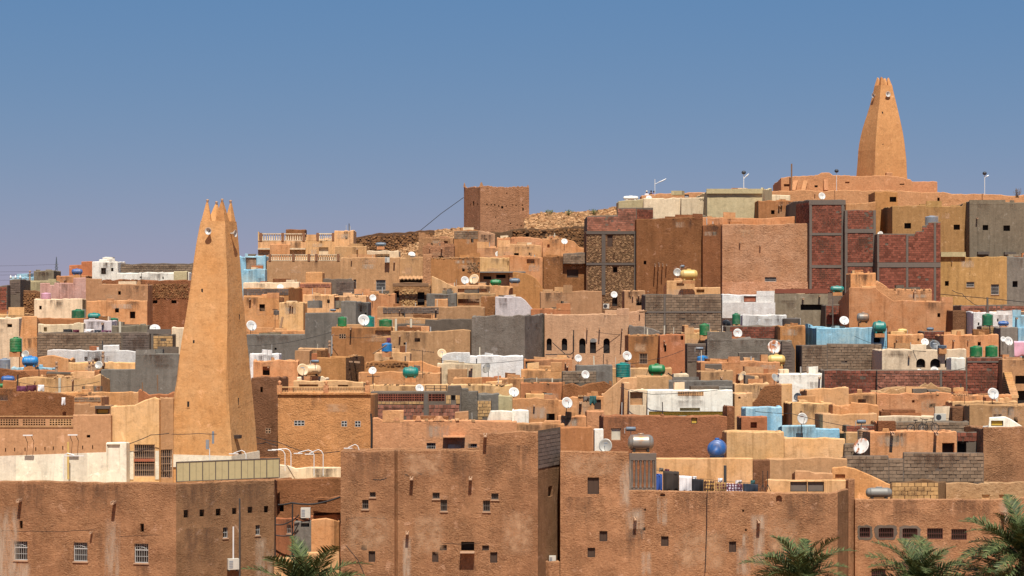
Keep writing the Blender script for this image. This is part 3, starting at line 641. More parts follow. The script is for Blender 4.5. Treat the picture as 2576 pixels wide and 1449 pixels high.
H('rampart_wall', 'long salmon rampart wall below the far minaret', [(1930,479),(2060,480),(2200,478.5),(2350,484),(2440,488),(2640,493)], 284, 'salmon', d=5, par=.05, roof='salmon', rag=.08, o='h 2358 497 2364 506', s='2455 503 .3;2050 488 .3')
H(pw, 'reddish roof parapet with three people standing behind it', [(1614,492),(1650,488),(1720,485.5),(1735,484),(1782,485)], 286, 'salmon', d=4, par=.1, roof='salmon', o='d 1722 489.5 1733 497 whitem')
H(ph, 'grey cream cube house left of the cream terrace on the ridge', [(1556,506),(1621,500)], 268, 'creamg', d=6)
H(ph, 'cream house with two slanted roof walls behind red brick parapet', [(1619,498),(1668,498),(1672,500),(1716,497)], 267, 'cream', d=6)
h = H(ph, 'pale cream house with scrawled marks on its upper wall', [(1714,498),(1781,494)], 266, 'cream', d=6)
mb = MB(); fr, s0, z0 = local(h, 1758, 501)
for k in range(9):
    x = s0+k*.17; O, e, n = fr; g = lambda a, z: Vector((O.x+e.x*a+n.x*.012, O.y+e.y*a+n.y*.012, z)); mb.tube([g(x, z0+.1*math.sin(k*2)), g(x+.08, z0-.12+.1*math.cos(k*3)), g(x+.14, z0+.05)], .025, 4)
part('scrawl', mb, 'wooddk', h.root)
h = H(ph, 'large olive cream block house with projecting roof lip on ridge', [(1779,481),(1917,477),(1942,474,9)], 262, 'creamg', d=8, par=.1)
slab(h, 1777, 475, 1917.5, 487, 'creamg', .25, 'cornice', i=0)
H(ph, 'golden wall beside the olive cream block house', [(1908,505),(2003,505)], 258, 'ochre', d=4)
H(ph, 'cream roof cabin at left end of salmon rampart', [(1938,490),(1988,491)], 272, 'cream', d=3)
h = H(ph, 'ochre stair tower with square opening in front of the rampart', [(2201,482),(2226,481),(2258,483)], 270, 'ochre', d=5, o='h 2238 495 2255 508', par=.3)
h = H(ph, 'wide golden house with two small windows under the rampart', [(2245,518),(2330,517),(2420,519),(2426,509),(2440,508)], 262, 'gold', d=9, o='h 2275 561 2292 575;h 2399 565 2415 578', par=.6)
H(pw, 'orange side wall behind brick tower, left of ochre stair tower', [(2128,512),(2174,511),(2203,507)], 266, 'orange', d=5)
h = H(ch, 'streaked grey cement house with two square windows at right edge', [(2439,506),(2650,511)], 260, 'cement', d=9, o='h 2472 566 2486 579;h 2524 567 2541 581', s='2457 549 .5')
slab(h, 2458, 633, 2487, 640, 'concdk', .5, 'canopy'); slab(h, 2525, 634, 2554, 641, 'concdk', .5, 'canopy')
h = H(ph, 'mustard house with hanging tin bucket and three windows', [(2366,647),(2458,646),(2533,646)], 246, 'gold', d=8, o='h 2377 707 2387 719;g 2431 709 2451 722;g 2493 715 2513 741', par=.1)
slab(h, 2366, 634, 2428, 646, 'creamg', .3, 'lintel')
H(ch, 'grey cement house at right edge below the streaked cement house', [(2532,645),(2650,647)], 247, 'grey', d=8, o='h 2547 707 2560 722', par=.1)
# --- the unfinished red brick buildings
h = H(bh_, 'tallest red brick tower with concrete frame and white dish on top', [(1999,506,7),(2037,503),(2125,503)], 243, 'mortar', d=8, par=.2)
for k, (u0, v0, u1, v1) in enumerate(((2043,516,2117,586),(2042,593,2116,667),(2041,675,2115,735))): bricks(h, u0, v0, u1, v1, .36, .24, 'brick', True, .012, k)
bricks(h, 2003, 514, 2035, 560, .36, .24, 'brick', True, .02, 9)
slab(h, 2035, 503, 2127, 515, 'conc', .1, 'beam'); slab(h, 2036, 586, 2124, 592, 'conc', .09, 'beam'); slab(h, 2036, 667, 2124, 674, 'conc', .09, 'beam')
for u in (2036, 2117): slab(h, u, 515.5, u+6, 760, 'conc', .08, 'column')
h = H(bh_, 'middle red brick tower between two taller concrete framed towers', [(2125,529),(2203,529)], 242, 'mortar', d=8, par=.2)
for k, (u0, v0, u1, v1) in enumerate(((2132,529,2196,576),(2132,587,2196,660),(2132,671,2200,735))): bricks(h, u0, v0, u1, v1, .36, .24, 'brick', True, .012, 20+k)
slab(h, 2125, 576, 2203, 586, 'conc', .09, 'beam'); slab(h, 2125, 661, 2203, 670, 'conc', .09, 'beam')
for u in (2125.5, 2197): slab(h, u, 529, u+6, 760, 'conc', .08, 'column')
h = H(bh_, 'wide red brick wall house with stepped brick top and grey tank', [(2207,588),(2303,588),(2304,582),(2320,581),(2321,568),(2334,567),(2335,559),(2366,558)], 240, 'mortar', d=8, par=.3, rag=.01, step=3)
H('brick_pier', 'narrow shadowed pier joining the two red brick towers', [(2120,545),(2128,545)], 245, 'muddk', d=3, cat='pier')
def bayed(h, u0, v0, u1, v1, k, steps=()):
    fr, s0, z1 = local(h, u0, v0, 0); _, s1, z0 = local(h, u1, v1, 0); mb = MB(); rr = random.Random(40+k); rows = max(1, round((z1-z0)/.25)); b = (z1-z0)/rows
    st = [(local(h, a, v, 0)[1], local(h, c, v, 0)[1], local(h, a, v, 0)[2]) for a, c, v in steps]
    for r_ in range(rows):
        x = s0-(.18 if r_ % 2 else 0); zt = z0+(r_+1)*b
        while x < s1-.05:
            a, c = max(s0, x), min(s1, x+.36); x += .36; m_ = (a+c)/2
            if any(p-.1 < m_ < q and zt > z+.02 for p, q, z in st): continue
            if c-a > .07 and rr.random() > .012: mb.fbox(fr, a+.012, c-.012, zt-b+.012, zt-.012, -.03, .03+rr.uniform(-.012,.012))
    ob = OB('brickwork', mb.mesh('brickwork', 'brick', h.root.location), h.wall); ob['kind'] = 'stuff'
SP = ((2284,2304,589),(2304,2321,582.5),(2321,2335,569))
for k, q in enumerate(((2211,590,2279,660),(2285,561,2349,660,SP),(2355,561,2366,660),(2211,673,2279,765),(2285,673,2349,765),(2355,673,2366,765))): bayed(h, *q[:4], k, q[4] if len(q) > 4 else ())
for (u0, v0, u1, v1) in ((2207,660.5,2366,672.5),): slab(h, u0, v0, u1, v1, 'conc', .09, 'beam', i=0)
for u in (2206.5, 2279.5, 2349.5): slab(h, u, 589 if u < 2300 else 561, u+5, 660, 'conc', .08, 'column', i=0); slab(h, u, 673, u+5, 770, 'conc', .08, 'column', i=0)
# --- big stucco houses on the ridge, centre right
h = H(ph, 'straw stucco house left of the tallest red brick tower', [(1817,565),(1960,564),(2036,562)], 244, 'straw', d=8, o='g 1924 697 1953 708', s='1861 610 .4;1912 618 .4', par=.4)
slab(h, 1816, 709, 2036, 760, 'straw', .3, 'plinth', i=0)
H(pw, 'orange roof parapet strip above the straw stucco house', [(1766,546),(1850,548),(1930,549),(2010,545),(2012,552),(2034,556)], 250, 'orange', d=5)
H(ah, 'dark brown rough house with a row of long spouts', [(1601,551),(1660,549),(1768,547)], 246, 'mudbr', d=8, o='h 1619 656 1626 665', s='1647 668 1.2;1656 667 1.7;1666 667 1.1;1676 667 .7;1548 600 .3', par=.4)
H(ah, 'narrow brown house between dark brown house and straw stucco house', [(1768,566),(1819,563)], 245, 'mudbr', d=8, par=.4)
CM = 'concdk'
h = H('stone_house', 'tall rubble stone house in a concrete frame with brick storey', [(1475,582),(1601,582)], 247, 'rubmor', d=9, o='w 1528 592 1541 620;h 1542 672 1553 685;h 1540 748 1553 770', par=.2)
hs = [local(h, 1526, 624, 0)[1:]+local(h, 1543, 590, 0)[1:], local(h, 1540, 688, 0)[1:]+local(h, 1555, 670, 0)[1:], local(h, 1538, 775, 0)[1:]+local(h, 1555, 746, 0)[1:]]; hs = [(a[0], a[2], a[1], a[3]) for a in hs]
for k, (u0, v0, u1, v1) in enumerate(((1476,592,1513,660),(1524,590,1594,660),(1476,669,1513,735),(1523,669,1594,740),(1517,740,1571,782))): rubble(h, u0, v0, u1, v1, .23, 'rubble', 60+k, holes=hs)
for (u0, v0, u1, v1) in ((1475,582,1601,589),(1475,661,1601,667)): slab(h, u0, v0, u1, v1, 'concdk', .12, 'beam')
for u, w in ((1513.5,9.5),(1595,5.5)): slab(h, u, 589.5, u+w, 660.5, 'concdk', .1, 'column'); slab(h, u, 667.5, u+w, 742, 'concdk', .1, 'column')
h = H(bh_, 'weathered red brick storey on top of the rubble stone house', [(1477,543),(1553,541),(1554,523),(1601,522),(1643,522,3)], 249, 'mortar', d=7, par=.3, rag=.01, base=P(0,586,249).z)
fr = h.fr[0]
for k, (u0, v0, u1, v1) in enumerate(((1477,545,1554,581),(1554,525,1600,581))): bricks(h, u0, v0, u1, v1, .34, .22, 'brickpk', True, .015, 70+k)
bricks(h, 1602, 526, 1642, 556, .34, .22, 'brick', True, .01, 75)
H(pw, 'grey slab parapet with strewn cloths above dark brown house', [(1640,549),(1700,548),(1770,541),(1790,545)], 251, 'cement', d=6, par=.05)
# --- fort tower
h = H('fort_tower', 'square brown fort tower with rows of small holes on ridge', [(1167,468,6),(1172,472,5.2),(1208,469,0),(1214,467.5,0),(1259,469),(1331,470,.6)], 272, 'castle', d=8, par=.5, rag=.09, cat='tower',
  o=';'.join('h %.1f %.1f %.1f %.1f' % (u-w/2, v-t/2, u+w/2, v+t/2) for u, v, w, t in ((1225,514,3,4),(1235.5,515,2.5,3),(1244.5,515.5,3,4),(1255,518,3,4),(1263.5,521.5,5.5,6),(1273.5,518.5,2.5,3),(1289.5,515.5,2.5,3),(1298.5,516.5,3,3),(1314.5,516,3,3.5),(1315.8,526.5,3.5,7.5),(1275,486,3,3),(1253.5,561,2.5,3),(1284.5,562,3,3),(1301,566,3,3),(1311,568,3,3),(1247,546,2.5,3),(1191,512,4,11),(1183,516,2,6),(1200.5,514,2,5))))
for u, v, Yo, w in ((1168.5,460,277.5,3.2),(1211,458.5,272.2,6.0),(1328,465,272.8,3.0)):
    c = P(u, 471, Yo); z = P(u, v, Yo).z; mb = MB(); k = w/F*Yo
    mb.hexa([c+Vector((-k,-.02,0)), c+Vector((k,-.02,0)), c+Vector((k,.5,0)), c+Vector((-k,.5,0)), Vector((c.x-k*.25, c.y, z)), Vector((c.x+k*.25, c.y, z)), Vector((c.x+k*.25, c.y+.3, z)), Vector((c.x-k*.25, c.y+.3, z))]); part('merlon', mb, 'castle', h.root)
h = H(sw, 'dark rubble wall with dark openings at the foot of fort tower', [(1234,584),(1286,578),(1400,573),(1470,569),(1480,575)], 262, 'rubmor', d=3, par=.1, o='h 1289 582 1306 594;h 1322 586 1331 595;h 1363 582 1373 592', roof='stone', rag=.1)
rubble(h, 1292, 579, 1400, 612, .34, 'rubbledk', 81, holes=[(local(h, a, 0, 1)[1], local(h, b, 0, 1)[1], -99, 99) for a, b in ((1362,1374),(1321,1332))]); rubble(h, 1400, 575, 1470, 630, .34, 'rubbledk', 82)
h = H(sw, 'long dark stone wall curving over the ridge left of fort', [(884,597),(925,591),(968,586.5),(1030,582),(1093,579)], 266, 'rubmor', d=3, par=.05, rag=.07, roof='stone')
for k, (a, va, b) in enumerate(((889,596,925),(925,592,968),(968,588,1030),(1030,583,1092))): rubble(h, a, va+2, b, 640, .36, 'rubbledk', 84+k)
H(ah, 'upper pinkish mud house below the end of curved stone wall', [(1053,598),(1140,598)], 258, 'castle', d=4)
H(ah, 'lower pinkish mud house with plain wall under the fort', [(1063,619),(1142,617)], 253, 'castle', d=5)
H(ah, 'pinkish mud house corner right of the wavy awning', [(1064,640),(1086,640)], 247, 'castle', d=5)
h = H(ph, 'ochre house topped by grey block courses below fort', [(1142,579),(1203,579)], 256, 'ochre', d=4); bricks(h, 1142.5, 580, 1202.5, 601, .5, .26, 'block', False, 0, 88, 'block')
H(ph, 'pinkish tan house with small brown door below fort', [(1203,580),(1245,588)], 257, 'pinkmud', d=5, o='d 1217 600 1226 621 doorb')
H(pw, 'sunlit tan wall strip at the foot of fort slope', [(1200,622),(1300,622)], 255, 'orange', d=3)
H(ph, 'orange terrace house with white dish below dark rubble wall', [(1250,598),(1320,596),(1365,601)], 256, 'orange', d=4)
H(ph, 'orange sloped parapet house left of the rubble stone house', [(1365,600),(1416,599),(1444,607),(1458,622),(1475,624)], 253, 'orange', d=5)
H(ph, 'pale orange lower terrace wall with recessed panel', [(1252,612),(1362,618)], 251, 'yellow', d=3)
H(ph, 'orange house with small altar like niche in its wall', [(1282,641),(1321,646),(1365,648)], 248, 'orange', d=3, o='n 1325 652 1345 668 ochre')
h = H(ph, 'ochre house with rough stone edged top behind two dishes', [(1084,649),(1140,647),(1207,648)], 247, 'ochre', d=5, rag=.1)
rubble(h, 1176, 660, 1206, 684, .24, 'rubble', 90); rubble(h, 1084, 646, 1207, 651, .2, 'rock', 91)
h = H(ph, 'tan house with thin metal awning over dark windows', [(1207,647),(1320,648)], 248.5, 'yellow', d=5, o='h 1216 695 1236 703;h 1248 691 1272 700;h 1280 693 1300 700')
slab(h, 1206, 683, 1322, 686, 'steel', .8, 'awning')
h = H(ah, 'brown stucco house with wooden shuttered window beside stone house', [(1367,645),(1474,643)], 249, 'mudbr', d=5, o='w 1426 678 1455 698'); 
h2 = H(bw_, 'small grey block parapet on top of shuttered window house', [(1417,638),(1474,636)], 248.4, 'mortar', d=1.5, base=P(0,664,248.4).z); bricks(h2, 1417.5, 640, 1473.5, 663, .45, .24, 'block', False, 0, 92, 'block')
H(ph, 'ochre house with curved grey buttress left of brown stucco house', [(1290,684),(1330,690),(1350,702),(1372,733)], 243, 'ochre', d=4)
H(ph, 'tan sloping stair wall beside two dishes', [(1086,694),(1094,697),(1150,722)], 240, 'yellow', d=3)
H(ph, 'low tan house with long dark slot under roof slab', [(1148,718),(1250,717),(1290,722)], 238, 'yellow', d=4, o='h 1152 726 1225 735')
# --- left skyline
h = H(bh_, 'dark red brick house cut by the left picture edge', [(-40,722),(8,718),(18,717)], 232, 'mortar', d=7); bricks(h, -20, 722, 17, 790, .36, .22, 'brick', True, .05, 95)
h = H(bw_, 'narrow tall block house with toothed white roof posts at left', [(24,704),(51,702)], 233.5, 'mortar', d=5); bricks(h, 24.5, 708, 50.5, 740, .4, .22, 'blockdk', True, .02, 96)
for u in (27, 39, 51):
    m = MB(); c = P(u, 701, 234); m.lathe([(.14,0),(.12,.2),(.05,.34),(.01,.4)], 8, Matrix.Translation(c)); part('post_cap', m, 'twhite', h.root, True)
H(ph, 'pale blue roof wall on the left skyline', [(25,696),(87,696)], 250, 'blue', d=4)
H(ph, 'grey brown roof cube on the left skyline', [(85,681),(135,680)], 248, 'cement', d=4)
H(ph, 'cream wall below the pale blue roof wall', [(49,708),(141,706)], 240, 'creamg', d=4)
h = H(ah, 'crumbling rubble mud house left of the white house', [(46,735),(75,731),(100,733)], 235, 'muddk', d=4, rag=.2); rubble(h, 52, 737, 98, 790, .3, 'rubbledk', 97)
H(ph, 'orange low roof wall beside the blue water tank', [(142,694),(190,692),(215,694)], 242, 'orange', d=4)
H(ph, 'pink house with notched roof line on left', [(101,712),(125,712),(126,717),(136,717),(137,711),(184,712),(185,699),(216,698)], 234, 'pink', d=5, rag=.01)
H(ph, 'white house with dark right side behind green ribbed tank', [(86,752),(176,752),(178,751),(207,751)], 227, 'cream', d=5)
H(ph, 'wide tan house with orange lower wall left of minaret', [(216,700),(255,701),(257,714),(372,716)], 226, 'tan', d=6, rag=.015)
H(pw, 'orange lower wall panel of the wide tan house', [(218,757),(255,756),(370,756)], 225.2, 'orange', d=.6, par=.05, t=.1)
H(bh_, 'red brown roof block behind the bright blue tank', [(174,667),(204,666),(205,658),(232,657)], 246, 'redpl', d=5)
H(ph, 'white roof block left of the grey block parapet', [(232,658),(296,658)], 243, 'white', d=5)
h = H(bw_, 'long grey block parapet on left skyline', [(295,664),(486,662)], 245, 'mortar', d=3); bricks(h, 296, 666, 484, 685, .52, .25, 'block', False, 0, 98, 'block')
H(pw, 'whitewashed strip wall under the grey block parapet', [(294,686),(476,685)], 242, 'white', d=2)
H('roof_box', 'small pale box house on whitewashed strip left of minaret', [(437,683),(470,682)], 241, 'creamg', d=2, cat='roof box')
h = H(ah, 'brown mud house with two black windows left of minaret', [(257,704),(372,705),(455,704),(480,706)], 229, 'mudbr', d=6, o='h 382 755 396 763;h 431 755 444 763', rag=.08)
rubble(h, 374, 714, 475, 750, .26, 'rubbledk', 99)
slab(h, 372.5, 714, 376, 820, 'wooddk', .1, 'post')
# --- villa with balustrades, right of minaret
H(ph, 'pale blue house with tan door right of minaret top', [(600,645),(668,643)], 250, 'blue', d=4, o='d 619 648.5 645 677 spoutm', par=.15)
h = H(ph, 'upper cream villa storey with overhanging balustrade balcony', [(649,606),(770,606)], 258, 'yellow', d=7, par=.6)
slab(h, 649, 583, 652, 606, 'yellow', .05, 'pier', back=-.4); balustrade(h, 652, 587, 769, 606, 20, 'cream', (656,711,764)); slab(h, 649, 624, 769, 628, 'cream', .35, 'ledge')
h = H(ph, 'cream villa middle block with second balustrade', [(769,605),(841,605)], 257.5, 'yellow', d=6, o='n 802 622 826 640 cream'); balustrade(h, 796, 587, 840, 605, 9, 'cream', (799,838)); slab(h, 771, 590, 795, 605, 'yellow', .03, 'panel_wall', back=-.3)
H(ph, 'yellow cube tower at right end of cream villa', [(841,580),(889,579)], 256.5, 'yellow', d=5)
H('roof_box', 'brown roof shed on top of cream villa', [(719,577),(766,577)], 262, 'mudbr', d=3, cat='roof shed')
h = H(ph, 'tan villa ground storey with long balustrade', [(671,656),(857,656)], 250, 'tan', d=7, par=.4, o='g 706 709 733 714'); balustrade(h, 675, 640, 856, 656, 33, 'cream', (679,738,777,796,851))
H(ph, 'tan house block joining the villa and grille window house', [(843,620),(857,619),(922,619)], 251, 'tan', d=5, s='899 626 .6')
h = H(ph, 'tan house with large white grille window under dark slate tank', [(857,648),(1005,647)], 247, 'tan', d=6, o='g 946 704 970 730 x;g 889 703 896 729', par=.15)
H('roof_box', 'pale cream roof structure under the dark slate tank', [(917,632),(1003,630)], 252, 'cream', d=4, cat='roof box', o='h 943 639 980 647')
h = H(ph, 'plain tan wall with wavy dark awning beneath', [(1005,648),(1064,647)], 247.5, 'tan', d=6, par=.15, o='h 1006 700 1062 718')  # dark opening stands in for the shade under the wavy awning
mb = MB()
for k in range(24):
    c0 = P(1005+59*k/24, 696+1.3*math.sin(k*1.6), 246.9); c1 = P(1005+59*(k+1)/24, 696+1.3*math.sin((k+1)*1.6), 246.9); o_ = Vector((0,-.9,-.35)); dz = Vector((0,0,.08)); mb.quad(c0, c1, c1+o_, c0+o_); mb.quad(c0+dz, c0+o_+dz, c1+o_+dz, c1+dz)
part('awning', mb, 'tan', h.root)
H(ph, 'yellow wall at left foot of the villa', [(640,646),(672,646)], 252, 'yellow', d=4)
H(ph, 'small pale blue wall panel beside minaret shaft', [(612,678),(667,677)], 248, 'blue', d=3)
H(pw, 'low whitewashed wall right of minaret shaft', [(612,711),(752,709)], 240, 'cream', d=3)
h = H(bw_, 'grey block parapet above orange wall right of minaret', [(612,725),(726,724),(752,724,5)], 232, 'ochre', d=6); bricks(h, 612, 726, 726, 742, .5, .24, 'blockdk', True, .01, 101)
h = H(bh_, 'low brick and plaster house with stepped right end', [(751,712),(833,711)], 241, 'orange', d=4); bricks(h, 751.5, 714, 832, 723, .34, .2, 'brickpk', True, .03, 102)
H('roof_box', 'orange roof cube above the low brick house', [(769,685),(811,684)], 243, 'orange', d=3, cat='roof box')
h = H(bw_, 'dark slanting block wall left of the white grille window', [(813,701),(884,700),(890,708)], 242, 'mortar', d=3, o=''); bricks(h, 846, 708, 889, 740, .42, .22, 'blockdk', True, .02, 103)
H(ph, 'tall yellow plain house left of the dark maroon doorway', [(762,741),(840,741)], 223, 'yellow', d=6)
H(ph, 'short yellow plain house leaning a plank against it', [(702,761),(763,760)], 219, 'yellow', d=6)
H(ph, 'yellow house with dark maroon doorway', [(838,745),(921,743)], 224, 'yellow', d=6, o='h 841 748 853 778')
H(ph, 'orange tan low house with dish on mast in front', [(891,740),(994,738)], 228, 'orange', d=4)
h = H(ah, 'ruined mud house with log roof edge and dark doorway', [(988,716),(1020,712),(1046,714),(1081,716)], 231, 'stonehouse', d=5, rag=.15, o='h 1050 735 1068 768;h 992 731 1004 768')
rubble(h, 1006, 728, 1048, 770, .3, 'blocktan', 104)
for k in range(3):
    m = MB(); m.tube([P(988, 714+k*3.2, 230.3), P(1030, 712+k*3.4, 230.2), P(1078, 714+k*3, 230.3)], .09, 6); part('log', m, 'stickw', h.root)
H(ch, 'grey cement house with orange chute on its front', [(1073,739),(1148,738)], 229, 'grey', d=4)
H(ph, 'orange chute box in front of grey cement house', [(1094,752),(1126,752)], 226, 'orange', d=2)
H(ph, 'tan house with dark shaded recess below the slot house', [(1150,739),(1246,738)], 230, 'tan', d=5, o='n 1152 752 1206 768 mudbr')  # recess back in darker brown: its shade put into the colour
H(ph, 'lilac white house with one sloped roof edge', [(1246,746),(1310,747),(1322,756),(1341,777)], 216, 'lilac', d=5)
H(ph, 'small brown house left of the lilac white house', [(1210,746),(1247,746)], 217, 'mudbr', d=4)
h = H(ph, 'wide brown tan house with grey block band on top', [(949,772),(962,771),(1106,771),(1219,772)], 213, 'tan', d=5); bricks(h, 963, 773, 1104, 788, .45, .22, 'blockdk', True, 0, 105)
H(ph, 'brown tan house left of the dish on the rubble stone house', [(1360,734),(1440,733),(1514,732)], 221, 'tan', d=5)
H(pw, 'rust red low roof wall below brown tan house', [(1336,777),(1435,776)], 214, 'redpl', d=3)
H(ph, 'plain tan house right of the rubble stone house', [(1571,731),(1623,731)], 223, 'tan', d=5, s='1583 733 .3;1630 733 .3')
h = H(bw_, 'largest grey block wall below the yellow tank', [(1623,741),(1815,740)], 209, 'mortar', d=6, par=.4)
bricks(h, 1624, 742, 1669, 838, .55, .25, 'block', False, .01, 106, 'block'); bricks(h, 1675, 742, 1814, 838, .55, .25, 'block', False, .01, 107, 'block'); slab(h, 1670, 741, 1674, 838, 'conc', .06, 'column'); slab(h, 1623.5, 783, 1814.5, 787, 'conc', .08, 'beam')
H(ph, 'yellow roof house carrying the long yellow tank', [(1677,706),(1747,705),(1748,723),(1812,722)], 233, 'yellow', d=5, o='h 1702 712 1721 719;n 1752 728 1772 736 gold', rag=.015)
h = H(ph, 'whitewashed house with terracotta door panel', [(1817,740),(1948,741)], 213, 'wash', d=5, o='d 1871 745 1902 760 terra'); slab(h, 1816, 761, 1949, 800, 'wash', .4, 'lower_wall')
h = H(ch, 'grey cement terrace house below straw stucco house', [(1947,738),(2083,738)], 218, 'cement', d=5, o='h 2014 766 2075 780'); slab(h, 1950, 727, 2083, 738, 'brick', .02, 'lattice_parapet', back=-.2)
h = H(ph, 'big orange house with sloping shoulder below brick wall', [(2136,724),(2140,722),(2203,722),(2215,735),(2248,757),(2320,758),(2397,757)], 209, 'orange', d=7, par=.4)
H(ph, 'orange stair head box on top of the big orange house', [(2140,688),(2203,686)], 217, 'orange', d=3, par=.2, rag=.01)
H(ph, 'pinkish orange back wall with small chimney horn', [(2203,706),(2232,722),(2234,726),(2344,728)], 219, 'salmon', d=3)
h = H(bh_, 'small red brick wall under the teal tank on scaffold', [(2077,767),(2136,767)], 215, 'mortar', d=3); bricks(h, 2078, 769, 2135, 815, .4, .24, 'brick', True, .01, 108)
h = H(bh_, 'pale red brick parapet under mustard house at right', [(2417,768),(2600,767)], 222, 'mortar', d=4); bricks(h, 2418, 770, 2590, 792, .4, .22, 'brickpk', True, .01, 109)
H(pw, 'yellow low wall behind the white house at right edge', [(2502,783),(2600,783)], 214, 'yellow', d=2)
H('mud_hut_or_slot', 'dark brown hut squeezed left of the white house at right', [(2397,781),(2430,782)], 206, 'muddk', d=5, cat='hut')  # dark block stands in for the shade in the slot between houses
H(ph, 'white washed house with dark left side behind green tank', [(2428,784,3.8),(2449,785,0),(2547,790)], 203, 'wash', d=5)
H(ph, 'sky blue house at the right picture edge', [(2547,792),(2640,793)], 203.5, 'blue', d=5)
H(ch, 'grey cement box house in front of white and blue houses', [(2517,823),(2560,823)], 195, 'grey', d=4)
h = H(bw_, 'small brown brick roof block carrying green and blue tanks', [(2469,821),(2513,821)], 198, 'mortar', d=2, base=P(0,841,198).z); bricks(h, 2469.5, 822.5, 2512.5, 841, .42, .19, 'blocktan', False, 0, 110, 'block')
# --- middle band, left
H(ph, 'tan box house cut by left edge above green tank', [(-40,790),(61,789)], 210, 'yellow', d=4)
H(ph, 'lower tan box house cut by left picture edge', [(-40,800),(48,800)], 207, 'cream', d=2.5)
H(ph, 'orange house corner right of the tall green tank', [(50,848),(56,795),(93,795)], 206, 'orange', d=5, rag=.01)
H(bh_, 'low red brick strip below the white house', [(80,801),(210,801)], 214, 'redpl', d=3)
h = H(ph, 'pale cream terrace wall behind the long laundry', [(96,814),(140,816),(184,816),(186,813),(210,813)], 204, 'cream', d=3, o='n 110 823 118 834 creamg')
H(ph, 'lilac grey terrace wall with a small lamp in front', [(211,804),(281,806)], 205, 'lilac', d=3)
H(ch, 'brown cement shed wall right of the lilac terrace', [(281,819),(372,818)], 204.5, 'cement', d=3)
h = H(bw_, 'long grey block wall behind white low wall at left', [(94,837),(306,836),(308,836),(376,837)], 196, 'mortar', d=4, par=.3)
bricks(h, 95, 838.5, 305, 895, .56, .24, 'block', False, .01, 111, 'block'); bricks(h, 309, 838.5, 375, 893, .56, .24, 'blockdk', False, .01, 112, 'block')
h = H(bw_, 'block house end with grey pillar left of minaret', [(376,840),(434,841)], 197, 'mortar', d=4); bricks(h, 386, 845, 434, 890, .5, .24, 'blocktan', False, .01, 113, 'block'); slab(h, 370, 828, 430, 840, 'conc', .05, 'lintel'); slab(h, 377, 840.5, 386, 884, 'conc', .07, 'column')
H(ph, 'cream box wall touching the left side of minaret', [(432,823),(470,824)], 199, 'cream', d=3)
H(pw, 'bright whitewashed low wall at foot of block wall', [(119,881),(200,879),(300,881),(340,884),(432,887)], 191, 'wash', d=3, rag=.06)
h = H(ch, 'large stepped grey cement house left of minaret', [(254,929),(340,928),(341,889),(450,889)], 180, 'grey', d=7, rag=.008)
H(ph, 'sunlit tan wall in front of the whitewashed low wall', [(172,911),(340,912)], 185, 'yellow', d=2)
H(ah, 'broken tan mud wall right of the bright blue tank', [(96,898),(120,894),(150,897),(172,902)], 187, 'orange', d=3, rag=.12)
H(bh_, 'long low reddish brick strip with three clay chimneys', [(25,932),(130,931),(250,932)], 181.5, 'redpl', d=3)
H(ph, 'low light blue wall under the bright blue tank', [(28,924),(131,925)], 183, 'blue', d=2, par=.05)
H(ph, 'long tan wall with pale pole in front at left', [(40,955),(75,948),(238,946),(254,940)], 175, 'yellow', d=4, rag=.06)
H(ah, 'crumbled mud corner behind blue tank at left edge', [(-40,938),(20,928),(44,934),(78,946)], 177, 'mudbr', d=3, rag=.2)
H(ah, 'rough brown house below the purple laundry at left', [(-40,976),(40,975),(41,985),(115,986),(187,996)], 161, 'mudbr', d=6, o='n -10 992 20 1008 cream')
H(ph, 'tan middle terrace wall left of minaret', [(145,988),(255,985),(310,986),(348,987)], 166, 'orange', d=4)
h = H(bw_, 'small grey block L wall on tan terrace', [(186,998),(255,997)], 159.5, 'orange', d=3); bricks(h, 187, 999, 254, 1011, .45, .22, 'block', False, 0, 114, 'block')
h = H(ph, 'tan house with yellow blind window under cement lintel', [(187,1015),(225,1014),(226,1021),(278,1021)], 157, 'tan', d=4, o='d 243 1029 273 1042 yell'); slab(h, 240, 1021, 277, 1028, 'concdk', .2, 'lintel')
H(ph, 'pinkish brick gable with poles left of the minaret base', [(348,981),(352,978),(375,993),(400,990),(440,985)], 163, 'redpl', d=3, rag=.1)
# --- mosque block at the foot of the front minaret
h = H('mosque_wall', 'long tan and cream mosque wall with lattice parapet at left', [(-50,1049),(183,1047),(184,1043),(279,1042)], 134, 'tan', d=4, par=.6, rag=.012, cat='wall',
  o='l -40 1054 47 1071 tan;l 57 1054 115 1071 tan;l 124 1054 180 1071 tan;h 218 1094 227 1101;'+';'.join('h %.1f %.1f %.1f %.1f' % (u-1.3, v, u+1.3, v+10) for u, v in ((14,1127),(37,1126),(63,1126),(90,1125),(113,1124),(134,1123),(158,1122),(208,1121),(233,1120)))+';d 104 1163 110 1181')
for k in range(11):
    a, b = -50+30*k, -50+30*(k+1); va, vb_ = 1148-11*k/11, 0
    fr, s0, z1 = local(h, a, 1149-12*(a+50)/330, 0); _, s1, z1b = local(h, min(b, 279), 1149-12*(b+50)/330, 0); O, e, n = fr; q = lambda s, z, d: Vector((O.x+e.x*s+n.x*d, O.y+e.y*s+n.y*d, z)); mb = MB(); zb = z1-2.6
    mb.hexa([q(s0,zb,.03), q(s1,zb,.03), q(s1,zb,0.001), q(s0,zb,0.001), q(s0,z1,.03), q(s1,z1b,.03), q(s1,z1b,.001), q(s0,z1,.001)]); part('cream_dado', mb, 'dado', h.root)
slab(h, -50, 1046, 184, 1049, 'tan', .06, 'coping', i=0); slab(h, -50, 1071.5, 184, 1075, 'tan', .05, 'ledge', i=0)
